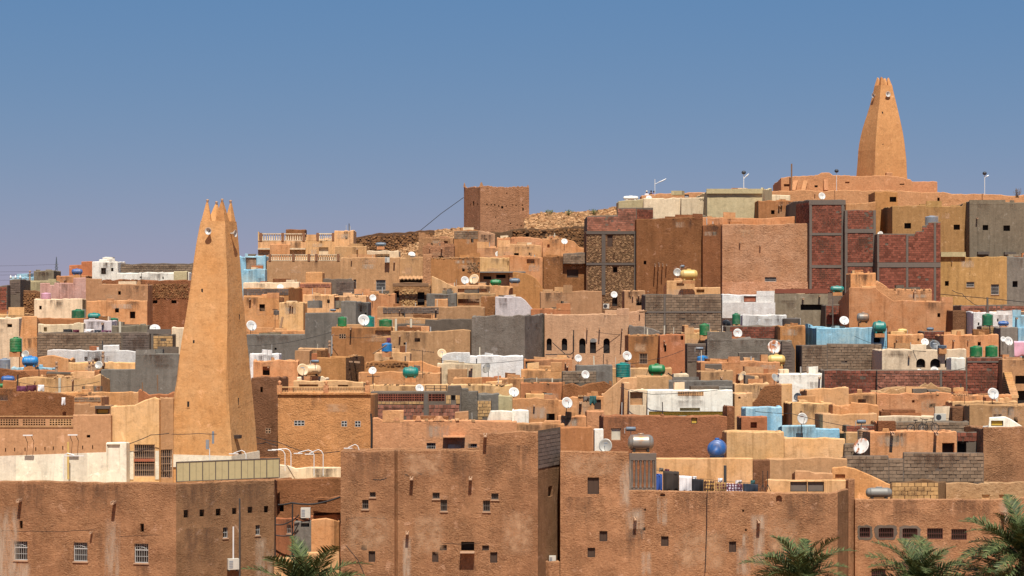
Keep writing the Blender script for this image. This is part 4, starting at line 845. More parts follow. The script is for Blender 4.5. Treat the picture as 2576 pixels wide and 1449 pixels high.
h = H('mosque_wall', 'tall tan mosque wall with barred double gate', [(279,1022),(335,1019),(392,1000),(400,1002)], 134.6, 'yellow', d=4, par=.3, o='G 337 1118 390 1199', cat='wall'); slab(h, 318, 1134, 336, 1206, 'dado', .04, 'cream_dado', i=0); slab(h, 391, 1134, 400, 1206, 'dado', .04, 'cream_dado'); slab(h, 337, 1154, 390, 1161, 'terra', .02, 'gate_bar')
h = H('mosque_wall', 'shaded recessed mosque wall with barred single gate', [(400,1001,0),(436,1000,.4)], 135.2, 'tan', d=3, o='G 404 1131 439 1202'.replace('439', '434'), cat='wall')
h = H(ph, 'small cream door block projecting from mosque wall', [(267,1113),(318,1112)], 133.3, 'dado', d=1.2, par=.05, o='d 268.5 1118 302 1187 dado', roof='dado', rag=.01)
# terrace in front of the mosque, and the big brown house below it
h = H(ah, 'big brown stucco house under the cream mosque terrace at left', [(-60,1209,1.9),(443,1215,0),(690,1206,2.6)], 129, 'stuc', d=7, par=.02, roof='roofw', rag=.03,
  o='g 35 1361 69 1410 fan;g 185 1364 220 1413 fan;g 338 1367 373 1417 fan;h 49 1310 57 1331;h 353 1317 362 1339;h 462 1283 474 1303;h 502 1282 514 1300;h 543 1280 555 1298;h 584 1278 595 1294;h 623 1275 635 1291;h 664 1273 675 1290;g 561 1327 573 1353;g 643 1321 654 1346',
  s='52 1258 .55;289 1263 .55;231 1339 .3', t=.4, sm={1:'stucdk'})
stain(h, 262, 1300, 305, 1470, 'stain_pale'); stain(h, -20, 1270, 50, 1480, 'stain_pale'); stain(h, 30, 1218, 120, 1330); stain(h, 180, 1218, 330, 1300); stain(h, 20, 1412, 80, 1470, 'stain_pale', .017); stain(h, 340, 1420, 380, 1480); stain(h, 230, 1340, 262, 1400); stain(h, 450, 1220, 560, 1330); stain(h, 560, 1220, 680, 1300); stain(h, 455, 1330, 560, 1450); stain(h, 640, 1350, 688, 1460, 'stain_pale', .017)
crack(h, [(0,1335),(120,1338),(260,1332)], .012, 1); crack(h, [(95,1225),(90,1290)], .012, 2); crack(h, [(300,1350),(420,1345)], .01, 3); crack(h, [(205,1362),(196,1352),(215,1350)], .012, 4)
# --- fence on the terrace edge
def seg_fence():
    A, B = P(443,1214,128.98), P(702,1205.6,131.95); r = root('panel_fence', 'translucent yellowish panel fence at foot of front minaret', 'fence', (A+B)/2)
    e = (B-A); e.z = 0; L = e.length; e.normalize(); fr = (A+Vector((0,.12,0)), e, Vector((e.y,-e.x,0))); n = 8; zb, zt = A.z+.02, A.z+1.28
    for k in range(n):
        m = MB(); m.fbox(fr, L*k/n+.03, L*(k+1)/n-.03, zb+.05, zt-.05, -.015, .015); pn = part('panel', m, 'panel', r)
        m = MB(); m.fbox(fr, L*(k+.5)/n-.008, L*(k+.5)/n+.008, zb+.05, zt-.05, .015, .022); OB('seam', m.mesh('seam', 'concdk', r.location), pn)
    for k in range(n+1): m = MB(); m.fbox(fr, L*k/n-.028, L*k/n+.028, zb, zt, -.03, .03); part('post', m, 'concdk', r)
    m = MB(); m.fbox(fr, 0, L, zt-.05, zt+.01, -.035, .035); m.fbox(fr, 0, L, zb, zb+.05, -.035, .035); part('rail', m, 'concdk', r)
seg_fence()
H(ph, 'cream mosque roof terrace with curved lamp posts right of minaret', [(690,1206,.3),(793,1202,0),(860,1201,.6)], 133, 'mudbr', d=9, par=.02, roof='roofw', t=.3, o='h 702 1270 714 1288', rag=.02)
H(pw, 'low cream wall on mosque roof terrace right of fence', [(700,1168),(726,1171),(745,1178),(780,1174),(860,1175)], 141.3, 'cream', d=2, par=.05, roof='roofw', rag=.01)
h = H('shed_wall', 'shaded brown wall with ragged tiled edge below golden house', [(640,1152),(700,1150),(860,1151)], 143, 'mudbr', d=1.5, cat='wall', rag=.08, o='g 786 1168 802 1176')
# courtyard nook between the two big front houses
h = H(ph, 'orange back wall of the narrow courtyard with cables', [(688,1302),(742,1300),(790,1296),(862,1293)], 132.6, 'redpl', d=.8, par=.3, o='g 722 1320 732 1342;h 743.5 1305 750 1318'); stain(h, 690, 1305, 740, 1400); stain(h, 745, 1302, 850, 1380)
H(ph, 'curved shadowed hood under the mosque terrace edge', [(788,1256),(800,1250),(828,1252),(858,1246)], 132.2, 'mudbr', d=.9, par=.2, base=P(0,1290,132).z, o='h 800 1258 822 1268')
H(ch, 'narrow grey cement shaft in the courtyard nook', [(740,1311),(783,1309)], 131.5, 'grey', d=2, par=.15, o='h 757 1316 778 1326')
H(ph, 'rounded orange wall beside the grey cement shaft', [(783,1307),(800,1305),(840,1307),(853,1311,.5)], 131.2, 'orange', d=2, par=.1)
H(pw, 'pale yellow low wall behind the palm in courtyard', [(690,1404),(762,1401),(763,1389),(853,1388)], 129.8, 'yellow', d=1.2, par=.05, rag=.01)
# --- second row, left centre
H(ah, 'dark brown house with small lattice window right of minaret', [(632,950),(702,948)], 144, 'muddk', d=6, o='h 655 973 661 987;l 668 1077 681 1090 spoutm')
h = H(ph, 'golden stucco house with balustrade roof and three lattice windows', [(699,992),(932,991)], 142, 'stucgold', d=8, par=.4, o='l 740 1058 766 1071;l 859 1059 873 1073;l 893 1059 907 1074', rag=.01)
slab(h, 698, 988, 933, 992.5, 'stucgold', .12, 'cornice'); balustrade(h, 702, 973, 925, 988, 56, 'yellow', ())
for u in (703, 820, 924):
    fr, s0, z0 = local(h, u, 988); m = MB(); m.fbox(fr, s0-.17, s0+.17, z0, z0+.52, -.3, .06); pr = part('pier', m, 'salmon', h.root); m = MB(); m.lathe([(.1,0),(.05,.06),(.13,.16),(.11,.26),(.02,.32)], 10, Matrix.Translation(Vector((fr[0].x+s0, fr[0].y+.12, z0+.52)))); OB('finial', m.mesh('finial', 'salmon', h.root.location, True), pr)
H('roof_hut', 'yellow hut with flat roof behind the golden house balustrade', [(738,957),(845,956),(914,962)], 153, 'yellow', d=4, cat='hut', o='h 752 967 800 973;h 850 968 876 973')
H(ph, 'ruined orange house with pale pillars right of minaret', [(637,907),(700,904),(750,908)], 173, 'orange', d=5, rag=.08)
H(pw, 'short white wall remnant right of minaret', [(628,889),(702,888)], 181, 'wash', d=2)
H(ph, 'tan cube house with dark shadowed right side', [(797,899),(870,898),(906,893,4)], 171, 'ochre', d=5, sm={1:'muddk'})  # right side in dark mud: its shade is painted into the colour
H(ph, 'pale box hut beside the large beige cylinder tank', [(747,948),(812,946),(820,951)], 158, 'cream', d=3)
h = H(ph, 'orange house with stone edged back wall near teal tank', [(902,936),(1000,935),(1107,938)], 166, 'orange', d=4)
h = H(ah, 'low rough stone wall above the orange house', [(918,914),(960,909),(1027,909)], 172, 'ochre', d=3, rag=.1); rubble(h, 920, 911, 1026, 922, .24, 'rubbledk', 120)
H(ph, 'orange sloped wall right of the teal rounded tank', [(1027,908),(1060,907),(1107,924)], 170, 'orange', d=4)
H(ph, 'low pale orange wall behind black tv antenna', [(942,887),(1031,886)], 179, 'yellow', d=3)
H(ph, 'long orange terrace wall with black iron railing', [(930,968),(1060,967),(1128,968)], 161, 'yellow', d=4)
H(ph, 'orange wall strip in front of white washed house', [(1140,951),(1230,948),(1320,951)], 167, 'orange', d=4)
H(ph, 'tan wall right of the concrete frame brick house', [(1130,968),(1160,966),(1290,967)], 160, 'yellow', d=5)
h = H(bh_, 'pink brick house with lattice band and concrete columns', [(932,985),(1125,984),(1126,970),(1160,969)], 152, 'mortar', d=6, par=.4, rag=.01, step=4, o='l 941 991 1066 1009 brick;l 1078 991 1119 1009 brick;h 1135 994 1145 1007')
bricks(h, 941, 1018, 1066, 1056, .3, .29, 'brickpk', False, .012, 121); bricks(h, 1079, 1018, 1155, 1056, .3, .29, 'brickpk', False, .012, 122); bricks(h, 1122, 994, 1134, 1016, .3, .28, 'blocktan', True, 0, 123); bricks(h, 1146, 994, 1157, 1016, .3, .28, 'blocktan', True, 0, 124); bricks(h, 941, 1010, 1066, 1017, .28, .2, 'blocktan', True, 0, 126)
for u, w in ((932.5,7.5),(1067,9),(1157,2.6)): slab(h, u, 986, u+w, 1060, 'conc', .08, 'column', i=0)
H(ch, 'grey cement pillar house right of pink brick house', [(1160,976),(1178,976),(1179,984),(1201,984)], 153, 'greydk', d=4, rag=.01)
h = H(bh_, 'small brown brick wall beside pale corrugated door', [(1201,1006),(1236,1006)], 150, 'mortar', d=3); bricks(h, 1201.5, 1008, 1235, 1056, .34, .24, 'blocktan', False, .02, 125)
H(ch, 'grey wall piece above small brown brick wall', [(1200,990),(1256,988)], 156, 'grey', d=3)
H(ph, 'pale yellow corrugated door wall left of white terrace bath', [(1254,994),(1288,996)], 152, 'creamg', d=3)
h = H(ph, 'pink plaster house with merlons and two grille windows', [(938,1050),(950,1050),(962,1056),(1206,1057),(1300,1060)], 140, 'salmon', d=6, par=.35, rag=.015, o='g 1073 1114 1096 1131;g 1177 1116 1200 1132;d 1125 1116 1161 1135')
slab(h, 1115, 1096, 1170, 1099, 'salmon', .7, 'canopy')
for u0, u1 in ((989,1006),(1044,1060),(1089,1118)): 
    fr, s0, z0 = local(h, u0, 1057); _, s1, _z = local(h, u1, 1057); O = fr[0]; m = MB(); a = (s1-s0)*.25; yy = O.y
    m.hexa([Vector((O.x+s0,yy-.03,z0-.05)), Vector((O.x+s1,yy-.03,z0-.05)), Vector((O.x+s1,yy+.5,z0-.05)), Vector((O.x+s0,yy+.5,z0-.05)), Vector((O.x+s0+a,yy,z0+.25)), Vector((O.x+s1-a,yy,z0+.25)), Vector((O.x+s1-a,yy+.4,z0+.25)), Vector((O.x+s0+a,yy+.4,z0+.25))]); part('merlon', m, 'salmon', h.root)
H(ph, 'white terrace with rounded corner in front of orange mottled house', [(1226,1052),(1234,1033),(1262,1032),(1290,1034)], 146, 'white', d=3, rag=.01)
H(ph, 'orange mottled house behind the white box', [(1290,1004),(1310,1001),(1405,1003)], 149, 'orange', d=5)
H('roof_box', 'white box on roof in front of orange mottled house', [(1288,1032),(1308,1031),(1330,1032)], 144.5, 'white', d=2, cat='roof box')
H(pw, 'orange parapet strip behind the front centre house roof', [(1286,1064),(1420,1065)], 141, 'orange', d=2)
H(ph, 'orange terrace with stone pillar and hanging teal cloth', [(1405,1008),(1440,997),(1518,996)], 153, 'orange', d=5, o='d 1520 1005 1540 1030 wood'.replace('1520','1495').replace('1540','1512'))
H(pw, 'short orange parapet below the large dish', [(1404,1044),(1475,1046)], 147, 'orange', d=2)
H(pw, 'short pink orange parapet left of speckled house', [(1476,1034),(1520,1034)], 148, 'salmon', d=3)
H(ph, 'red plaster house behind gap of the two big front houses', [(1408,1075),(1450,1073),(1490,1073)], 138, 'redpl', d=4)
H('roof_box', 'small white cabin beside the speckled brown house', [(1496,1079),(1518,1078)], 137.5, 'white', d=2, cat='roof box')
h = H(ah, 'speckled brown house with pale door behind steel tank', [(1518,1046),(1700,1046),(1829,1047)], 140, 'speck', d=7, par=.5, o='d 1537 1077 1562 1108;d 1739 1051 1754 1066 yell')
H(ch, 'narrow brown pillar at right end of speckled house', [(1829,1020),(1848,1022)], 141, 'mudbr', d=3)
h = H(ph, 'wide white streaked house with cream lattice strip', [(1629,981),(1843,980)], 150, 'white', d=6, par=.3, rag=.01, o='l 1705 985 1770 996 yellow;n 1710 1026 1761 1034 creamg;n 1632 1035 1836 1046 yell')
H(ph, 'cream house with square shaded loggia left of white house', [(1583,981),(1629,980)], 150.6, 'cream', d=5, o='n 1585 986 1617 1019 tan')  # loggia back in darker tan paints its shade
H(ph, 'narrow yellow post house left of the shaded loggia', [(1570,960),(1584,962)], 152, 'yellow', d=4)
H(ch, 'grey cement wall with dark pipe above white streaked house', [(1682,958),(1843,957)], 158, 'grey', d=4)
H(ph, 'tan block house between yellow ruin and grey cement wall', [(1601,946),(1682,944)], 157.5, 'tan', d=4, auto=False)
H(ah, 'tumbled mud ruin below the grey block wall', [(1415,968),(1440,963),(1500,962),(1540,970)], 158, 'mudbr', d=4, rag=.2)
H(ph, 'yellow sloped wall right of the tumbled ruin', [(1515,992),(1540,972),(1568,950),(1602,948)], 156, 'yellow', d=3)
H(ph, 'red brown parapet house with arched hood', [(1310,963),(1416,962)], 160, 'redpl', d=4)
h = H(bw_, 'grey block wall with small dish below purple grey wall', [(1415,934),(1500,933)], 164, 'mortar', d=3); bricks(h, 1415.5, 935, 1499.5, 963, .45, .22, 'block', False, .01, 127, 'block')
h = H(bw_, 'thin grey block strip under orange terrace', [(1318,953),(1415,952)], 165, 'mortar', d=2); bricks(h, 1318.5, 954, 1414, 964, .45, .22, 'block', False, 0, 128, 'block')
H(ph, 'purple grey cement wall left of the teal ribbed tank', [(1450,918),(1541,918)], 170, 'grey', d=3)
H(ph, 'orange wall left of purple grey cement wall', [(1311,930),(1413,929)], 169, 'orange', d=3)
H(ph, 'orange house front with grey metal door below arched house', [(1318,905),(1440,902)], 178, 'orange', d=4, o='d 1322 909 1344 926 conc')
H(ph, 'orange wall behind teal ribbed tank and green tank', [(1541,926),(1690,925)], 172, 'yellow', d=3)
# --- centre: arches, cubes
h = H(ah, 'pinkish mud house with five arched openings', [(1370,790),(1430,791),(1500,790),(1582,788)], 196, 'pinkmud', d=7, par=.4, o='a 1375 851 1388 882;a 1413 851 1427 882;a 1457 851 1473 889;a 1484 851 1499.5 889;a 1518 851 1534 889', s='1477 826 .7;1508 826 .7;1564 830 1.1', rag=.05)
fr, s0, z0 = local(h, 1485.5, 861, 1); _, s1, z1 = local(h, 1502, 852, 1); m = MB()
for k in range(7): m.fbox(fr, s0+(s1-s0)*k/6.5, s0+(s1-s0)*(k+.5)/6.5, z0, z1, -.03, .02)
part('shutter_slats', m, 'whitem', h.root)
h = H(ah, 'upper pinkish mud wall with stepped right end beside block wall', [(1540,785),(1560,780),(1572,784),(1600,783),(1608,779),(1622,780)], 199, 'pinkmud', d=4, s='1542 791 .3;1560 790 .3;1609 789 .3')
H(ch, 'dark grey cement cube with black shaded right face', [(1187,797),(1240,792),(1320,794),(1370,790,7)], 190, 'greydk', d=8, par=.25, rag=.08)
H(ph, 'white washed house with orange stone edge under the cement cube', [(1182,894),(1250,893),(1316,896)], 176.5, 'wash', d=4, rag=.05)
H(pw, 'bright white wall left of the cement cube foot', [(1112,895),(1125,888),(1182,886)], 178, 'wash', d=3)
H(ph, 'cream corrugated wall in front of white washed house', [(1100,914),(1210,914)], 174, 'cream', d=2)
h = H(ph, 'ochre house with square lattice window and green tanks', [(834,822),(984,822)], 188, 'ochre', d=6, o='l 853 840 870 852 spoutm;n 944 831 983 849 yellow', s='883 826 .7', par=.15)
H(ph, 'plain tan house right of the ochre lattice window house', [(983,833),(1100,832),(1182,830)], 187, 'tan', d=6)
H(pw, 'cream roof box on the ochre lattice window house', [(943,824),(993,823)], 191, 'yellow', d=2)
h = H(ch, 'dark grey cement wall stepping up beside yellow houses', [(620,841),(767,841),(768,787),(860,786)], 193, 'grey', d=5, rag=.01)
H(ch, 'upper dark grey cement block behind green tank', [(858,758),(895,757),(926,760,2.5)], 214, 'grey', d=5)
H(pw, 'sunlit orange ledge above dark grey wall right of minaret', [(620,832),(767,831)], 206, 'orange', d=4)
H(ph, 'orange house wall with black tool marks right of minaret', [(612,744),(702,746)], 221, 'orange', d=5)
H(bw_, 'dark block wall with timber edge behind two white posts', [(994,815),(1069,816),(1070,803),(1187,802)], 204, 'mortar', d=4)
H(ph, 'brown grey wall behind the two white posts', [(949,800),(1000,799),(1100,800)], 208, 'tan', d=3)
H(ph, 'pale tan house behind chimney stack right of dark wall', [(750,876),(818,876)], 183, 'yellow', d=3)
H(ph, 'ochre house with narrow dark wooden door', [(1581,843),(1660,841)], 183, 'ochre', d=6, o='G 1608 889 1629 916 x')
H(ph, 'brown orange house with one slit and cables', [(1660,842),(1723,841)], 181, 'redpl', d=6, o='h 1712 845 1719 855;h 1671 868 1676 884', s='1674 866 .3')
H(ch, 'grey brown parapet left of yellow roof with green tank', [(1582,817),(1623,822),(1660,834)], 194.5, 'greydk', d=4)
H(ph, 'yellow roof house under the tall green tank', [(1722,836),(1826,834)], 191, 'yellow', d=4)
H(ph, 'narrow orange post wall left of tall green tank', [(1722,817),(1732,818)], 193, 'orange', d=3)
h = H(bw_, 'shaded grey block nook behind blue tank', [(1729,863),(1780,864)], 188, 'mortar', d=3); bricks(h, 1730, 865, 1779, 910, .4, .22, 'blockdk', False, .01, 129, 'block')
H(ch, 'dark mottled cement wall behind rusty dish', [(1779,853),(1935,852),(1992,856)], 187, 'greydk', d=4)
h = H(bh_, 'low red brick wall behind white dish left of blue house', [(1827,820),(1965,820)], 193, 'mortar', d=3); bricks(h, 1836, 822, 1964, 851, .42, .21, 'brick', False, .005, 130)
H(ph, 'whitish block wall with grey drum left of orange house', [(1868,791),(1979,792)], 199, 'wash', d=3)
H(ph, 'orange house left of the bright sky blue house', [(1963,820),(2026,819)], 189, 'ochre', d=6)
h = H(ph, 'bright sky blue house with teal globe tank', [(2026,821,3.5),(2054,824),(2140,824),(2231,825)], 190, 'blue', d=5, o='h 2198 850 2215 862')
h = H(bw_, 'large grey block wall below the sky blue house', [(2017,868),(2080,867),(2081,864),(2218,865)], 183, 'mortar', d=4, rag=.02, step=3)
bricks(h, 2018, 869, 2080, 935, .5, .23, 'block', False, .01, 131, 'block'); bricks(h, 2082, 866.5, 2217, 935, .5, .23, 'block', False, .01, 132, 'block')
h = H(bw_, 'ruined dark block corner right of the rusty dish', [(1967,855),(1992,862),(2000,878)], 184, 'mortar', d=3, rag=.1); bricks(h, 1968, 864, 1991, 938, .42, .23, 'blockdk', False, .02, 133, 'block')
H(ph, 'orange house right of the sky blue house with dry vine', [(2233,841),(2324,840)], 193, 'orange', d=4)
h = H(bh_, 'small red brick hut between two orange houses', [(2324,833),(2376,832)], 195, 'mortar', d=3); bricks(h, 2325, 834, 2375, 852, .4, .22, 'brick', False, 0, 134)
H(ph, 'orange house with dark stained top behind cream house', [(2374,842),(2512,841)], 191, 'orange', d=5)
H(ph, 'cream house with shaded arches below black dish', [(2219,880),(2330,879),(2431,878)], 178, 'cream', d=5, o='a 2305 902 2328 925 x;a 2340 902 2366 925 x;a 2377 902 2393 925 x', par=.2)  # arches closed with dark panels that paint their shade
H('roof_box', 'white upright panel box right of shaded arches', [(2393,899),(2428,900)], 174, 'white', d=2, cat='roof box')
h = H(bh_, 'left red brick wall under the grey block wall', [(2073,931),(2205,930)], 168, 'mortar', d=4); bricks(h, 2074, 932, 2204, 990, .39, .235, 'brick', False, .008, 135)
h = H(bh_, 'long red brick wall carrying two green ribbed tanks', [(2206,931),(2430,930),(2432,899),(2522,898)], 167.5, 'mortar', d=5, rag=.01, step=4)
bricks(h, 2207, 932, 2364, 990, .39, .235, 'brickpk', False, .008, 136); slab(h, 2364.5, 932, 2369.5, 975, 'conc', .07, 'column'); bricks(h, 2370, 932, 2430, 990, .39, .235, 'brick', False, .008, 137); bricks(h, 2433, 912, 2521, 990, .39, .235, 'brick', False, .008, 138); bricks(h, 2433, 900, 2521, 908, .39, .235, 'brick', False, 0, 139); slab(h, 2433, 908, 2521, 912, 'conc', .08, 'beam')
h = H(ph, 'tan house with outside stair at right picture edge', [(2522,903),(2640,903)], 166, 'tan', d=6, o='h 2554 945 2600 966;h 2560 983 2610 1018')
fr, s0, z0 = local(h, 2523, 995); _, s1, z1 = local(h, 2542, 937); O, e, n = fr
for k in range(11):
    m = MB(); z = z0+(z1-z0)*k/11; m.fbox(fr, s0, s1, z-.05, z+(z1-z0)/11+.02, -.01, .25+(11-k)*.22); part('step', m, 'yellow', h.root)
H(ph, 'white box house left of the red brick walls', [(1960,940),(2073,939)], 169, 'white', d=4, par=.2)
H(ph, 'narrow tall yellow wall left of blue courtyard', [(1964,966),(1993,965)], 158, 'yellow', d=3)
H(ph, 'orange mud wall below long red brick wall', [(2206,990),(2280,987),(2394,989)], 158.5, 'orange', d=5, rag=.07)
h = H(ah, 'crumbling rubble ridge between red brick and orange mud wall', [(2206,982),(2240,976),(2290,973),(2360,974),(2412,978)], 163, 'stone', d=3, rag=.2)
H(ph, 'yellow broken wall below the left red brick wall', [(2030,980),(2070,976),(2135,974)], 157, 'yellow', d=4, rag=.08)
H(ph, 'pale orange wall right of the yellow broken wall', [(2135,991),(2204,990)], 158, 'orange', d=4)
H(ph, 'golden plain house behind dish in blue courtyard', [(1993,1012),(2094,1013)], 152.5, 'yellow', d=5)
H(ph, 'small orange step house right of golden plain house', [(2095,1018),(2140,1017),(2141,1011),(2180,1014),(2210,1020)], 150.5, 'orange', d=4, rag=.05)
H(ph, 'yellow flaking plaster house in front of orange step house', [(2070,1040),(2140,1040),(2206,1039)], 147.5, 'yellow', d=4)
H(ph, 'orange roof wall left of the big white dish at right', [(2391,993),(2470,992),(2545,993)], 159, 'orange', d=3)
H(ph, 'lower orange roof wall with iron mast at right', [(2396,1010),(2470,1008),(2560,1009)], 156, 'yellow', d=3)
H(ph, 'tan stucco house with grey flue at right picture edge', [(2439,1017),(2640,1018)], 148, 'tan', d=5)
H(ph, 'white stair hood with yellow doorway at right edge', [(2487,1070),(2489,1050),(2530,1048),(2545,1055),(2576,1074)], 142, 'white', d=3, rag=.01, o='d 2493 1058 2524 1072 yell')
H(ah, 'rough brown stucco house at right picture edge', [(2474,1075),(2640,1074)], 138, 'stuc', d=6)
H(ah, 'dark brown wall between orange mud wall and tan stucco house', [(2396,1023),(2439,1022)], 150, 'muddk', d=4)
H(ph, 'pale orange strip wall with air conditioner', [(2209,1047),(2396,1045)], 151, 'cream', d=3)
h = H(bw_, 'grey block parapet behind the bicycles', [(2224,1061),(2438,1060)], 144.5, 'mortar', d=1.5); bricks(h, 2225, 1062, 2437, 1086, .45, .24, 'block', False, .01, 140, 'block')
H(ph, 'tan narrow house left of the block parapet with bicycles', [(2206,1060),(2225,1060)], 145, 'tan', d=3)
H(ph, 'long orange house with two iron posts behind block wall', [(2189,1085),(2300,1084),(2407,1085)], 139.5, 'orange', d=5, o='h 2370 1114 2401 1140', s='2243 1090 .6;2353 1090 .6')
h = H(bh_, 'red brick roof wall with white hatch right of orange house', [(2407,1087),(2473,1086)], 140, 'mortar', d=4, o='h 2408 1111 2431 1140'); bricks(h, 2408, 1088, 2472, 1110, .4, .24, 'brick', False, 0, 141)
h = H(bh_, 'small red brick wall behind upright steel tank', [(2128,1069),(2207,1069)], 146, 'mortar', d=3); bricks(h, 2129, 1071, 2206, 1086, .4, .24, 'brick', False, 0, 142)
H(ph, 'tan low house around the upright steel tank', [(2128,1086),(2190,1087)], 144, 'tan', d=3)
# blue courtyard
H(ph, 'light blue courtyard back wall below brown stepped house', [(1876,1024),(1930,1022),(1967,1023)], 147, 'blue', d=3, roof='blue')
H(ph, 'light blue low courtyard wall behind white dish', [(1967,1070),(2051,1069),(2052,1078),(2112,1078)], 145, 'blue', d=4, roof='blue', rag=.015)
H(ph, 'brown stepped house above the light blue courtyard', [(1893,1012),(1905,1000),(1912,985),(1925,970),(1966,966)], 155, 'mudbr', d=4, rag=.03)
H(ph, 'bright yellow terrace wall above brown stepped house', [(1848,965),(1935,963)], 162, 'yellow', d=4)
H(ph, 'yellow low house left of brown stepped house', [(1848,988),(1893,987)], 153, 'yellow', d=3, o='h 1857 998 1863 1003')
H(ph, 'orange wall with big cream dish on roof', [(1862,941),(1960,939)], 170, 'orange', d=3)
H(ph, 'upper tan orange house right of blue tank', [(1763,909),(1862,908)], 173, 'orange', d=4)
H(ph, 'lower tan orange house above grey cement wall', [(1763,933),(1844,931)], 168, 'tan', d=4)
H(ph, 'orange house strip below dark mottled cement wall', [(1862,908),(1962,910)], 178, 'orange', d=3)
H('mud_hut_or_slot', 'brown hut with square hole left of the light blue courtyard', [(1865,1047),(1930,1047)], 143, 'redpl', d=3, cat='hut', o='h 1888 1062 1904 1077')
H(ph, 'smooth yellow house right of the blue egg tank', [(1828,1085),(1972,1085)], 136.8, 'yellow', d=3)
H(ph, 'yellow stained house above the tan terrace', [(1973,1101),(2050,1102),(2126,1103)], 137.4, 'yellow', d=4)
H(pw, 'tan terrace wall behind laundry terrace at right', [(1934,1153),(2030,1152),(2131,1153)], 135, 'tan', d=2)
# front right clutter behind the right house
h = H(bw_, 'front grey block wall with stepped top behind right palm', [(2125,1146),(2235,1146),(2236,1154),(2272,1154),(2273,1138),(2475,1139)], 135.6, 'mortar', d=2.5, rag=.008, step=4)
for k, (u0, v0, u1) in enumerate(((2126,1147,2235),(2236.5,1155,2271.5),(2273.5,1139.5,2474))): bricks(h, u0, v0, u1, 1212, .46, .245, 'block', False, .003, 150+k, 'block')
h = H(bw_, 'short upper block wall behind the rusty half dish', [(2124,1116),(2166,1116)], 137, 'mortar', d=2); bricks(h, 2124.5, 1117, 2165.5, 1146, .42, .24, 'block', False, 0, 153, 'block')
H(ph, 'orange plaster wall sloping down beside steel boiler', [(2093,1176),(2130,1174),(2150,1178),(2190,1195),(2250,1222),(2300,1235)], 134.3, 'orange', d=1.5, rag=.04, o='h 2101 1193 2126 1203')
h = H(sw, 'tan stone block ruin behind the front right house', [(2240,1214),(2300,1209),(2360,1212),(2395,1218)], 134.2, 'rubmor', d=1.5, rag=.1); bricks(h, 2244, 1214, 2360, 1256, .42, .26, 'blocktan', False, .03, 154, 'stone_block'); 
h = H(ah, 'crumbling plaster wall with two pale niches at right', [(2380,1215),(2410,1213),(2538,1214),(2640,1211)], 134, 'stone', d=2, rag=.08, o='d 2470 1244 2490 1262 yellow;d 2513 1244 2528 1262 yellow')
H(ph, 'small stepped mud bench house on laundry terrace', [(2000,1183),(2035,1184),(2052,1190),(2095,1190)], 133.2, 'tan', d=1.5)
# --- the big front houses
h = H(ah, 'tall brown stucco house with many small windows at front centre', [(857,1133,.3),(992,1132.5,0),(996,1132.5,.3),(1001,1132.5,.1),(1206,1132,.04),(1207,1090,.04),(1290,1085,.02),(1353,1085,0),(1410,1082,3.3)], 127.5, 'stuc', d=6, par=.75, rag=.035,
  o='k 930 1238 945 1251 x;k 1088 1239 1106 1255 x;k 1236 1241 1254 1257 x;k 911 1257 927 1281;k 1108 1257 1125 1286;k 1215 1259 1233 1287;w 909 1371 923 1384;w 927 1386 944 1414;w 1087 1388 1103 1414;w 1106 1371 1124 1385;w 1213 1372 1230 1385;w 1233 1389 1251 1416;h 1160 1363 1193 1386;h 1379 1224 1390 1248',
  s='1036 1202 .5;1184 1202 .5;1025 1339 .45;1221 1094 .55', sm={7:'stucdk'})  # darker stucco on the right side face paints its shade
FC = h; crack(h, [(938,1205),(955,1208),(975,1203)], .03, 5); crack(h, [(1018,1193),(1030,1196)], .03, 6); crack(h, [(1050,1190),(1065,1194)], .035, 7); crack(h, [(870,1305),(930,1302),(985,1306)], .01, 8); crack(h, [(1110,1366),(1160,1369),(1220,1364)], .012, 9); crack(h, [(1300,1140),(1310,1210)], .012, 10); stain(h, 1012, 1345, 1036, 1480, 'stain_pale'); stain(h, 1150, 1392, 1205, 1480); stain(h, 870, 1138, 980, 1240); stain(h, 1010, 1138, 1120, 1200, 'stain_red'); stain(h, 1130, 1140, 1200, 1260); stain(h, 1215, 1120, 1340, 1230); stain(h, 1040, 1290, 1120, 1400, 'stain_red'); stain(h, 1260, 1280, 1345, 1400, 'stain_red'); stain(h, 870, 1290, 985, 1390, 'stain_red'); slab(h, 1158, 1387, 1194, 1389.5, 'spoutm', .55, 'sill'); slab(h, 1353.6, 1083, 1409.5, 1170, 'mortar', .012, 'block_backing', back=.002, i=7)
H('roof_room', 'stucco roof room on right half of front centre house', [(1214,1092),(1349,1090)], 128.2, 'stuc', d=4.5, par=.3, base=P(0,1145,127.9).z, cat='roof room')
for k in range(1):
    i = 7; h = FC; fr, s0, z1 = local(h, 1354, 1090, i); _, s1, z0 = local(h, 1409, 1168, i); rr = random.Random(160); O, e, n = fr; rot = math.atan2(e.y, e.x); rows = 9; bh2 = (z1-z0)/rows
    for r_ in range(rows):
        x = s0-(.25 if r_ % 2 else 0)
        while x < s1-.08:
            a, b2 = max(x, s0), min(x+.5, s1); x += .5
            if b2-a < .08: continue
            ob = bpy.data.objects.new('block', brick_mesh(.5, bh2, 'blockdk', rr.randint(0,3))); COL.objects.link(ob); ob.parent = h.wall; mid = (a+b2)/2
            ob.location = Vector((O.x+e.x*mid, O.y+e.y*mid, z0+(r_+.5)*bh2))-h.root.location; ob.rotation_euler = (0, rr.uniform(-.01,.01), rot); ob.scale = ((b2-a)/.5, 1, 1)
H(ah, 'low curved stucco wall in the gap between front houses', [(1355,1404,.5),(1380,1413,0),(1408,1411,.3)], 128.5, 'stuc', d=1.4, par=.2)
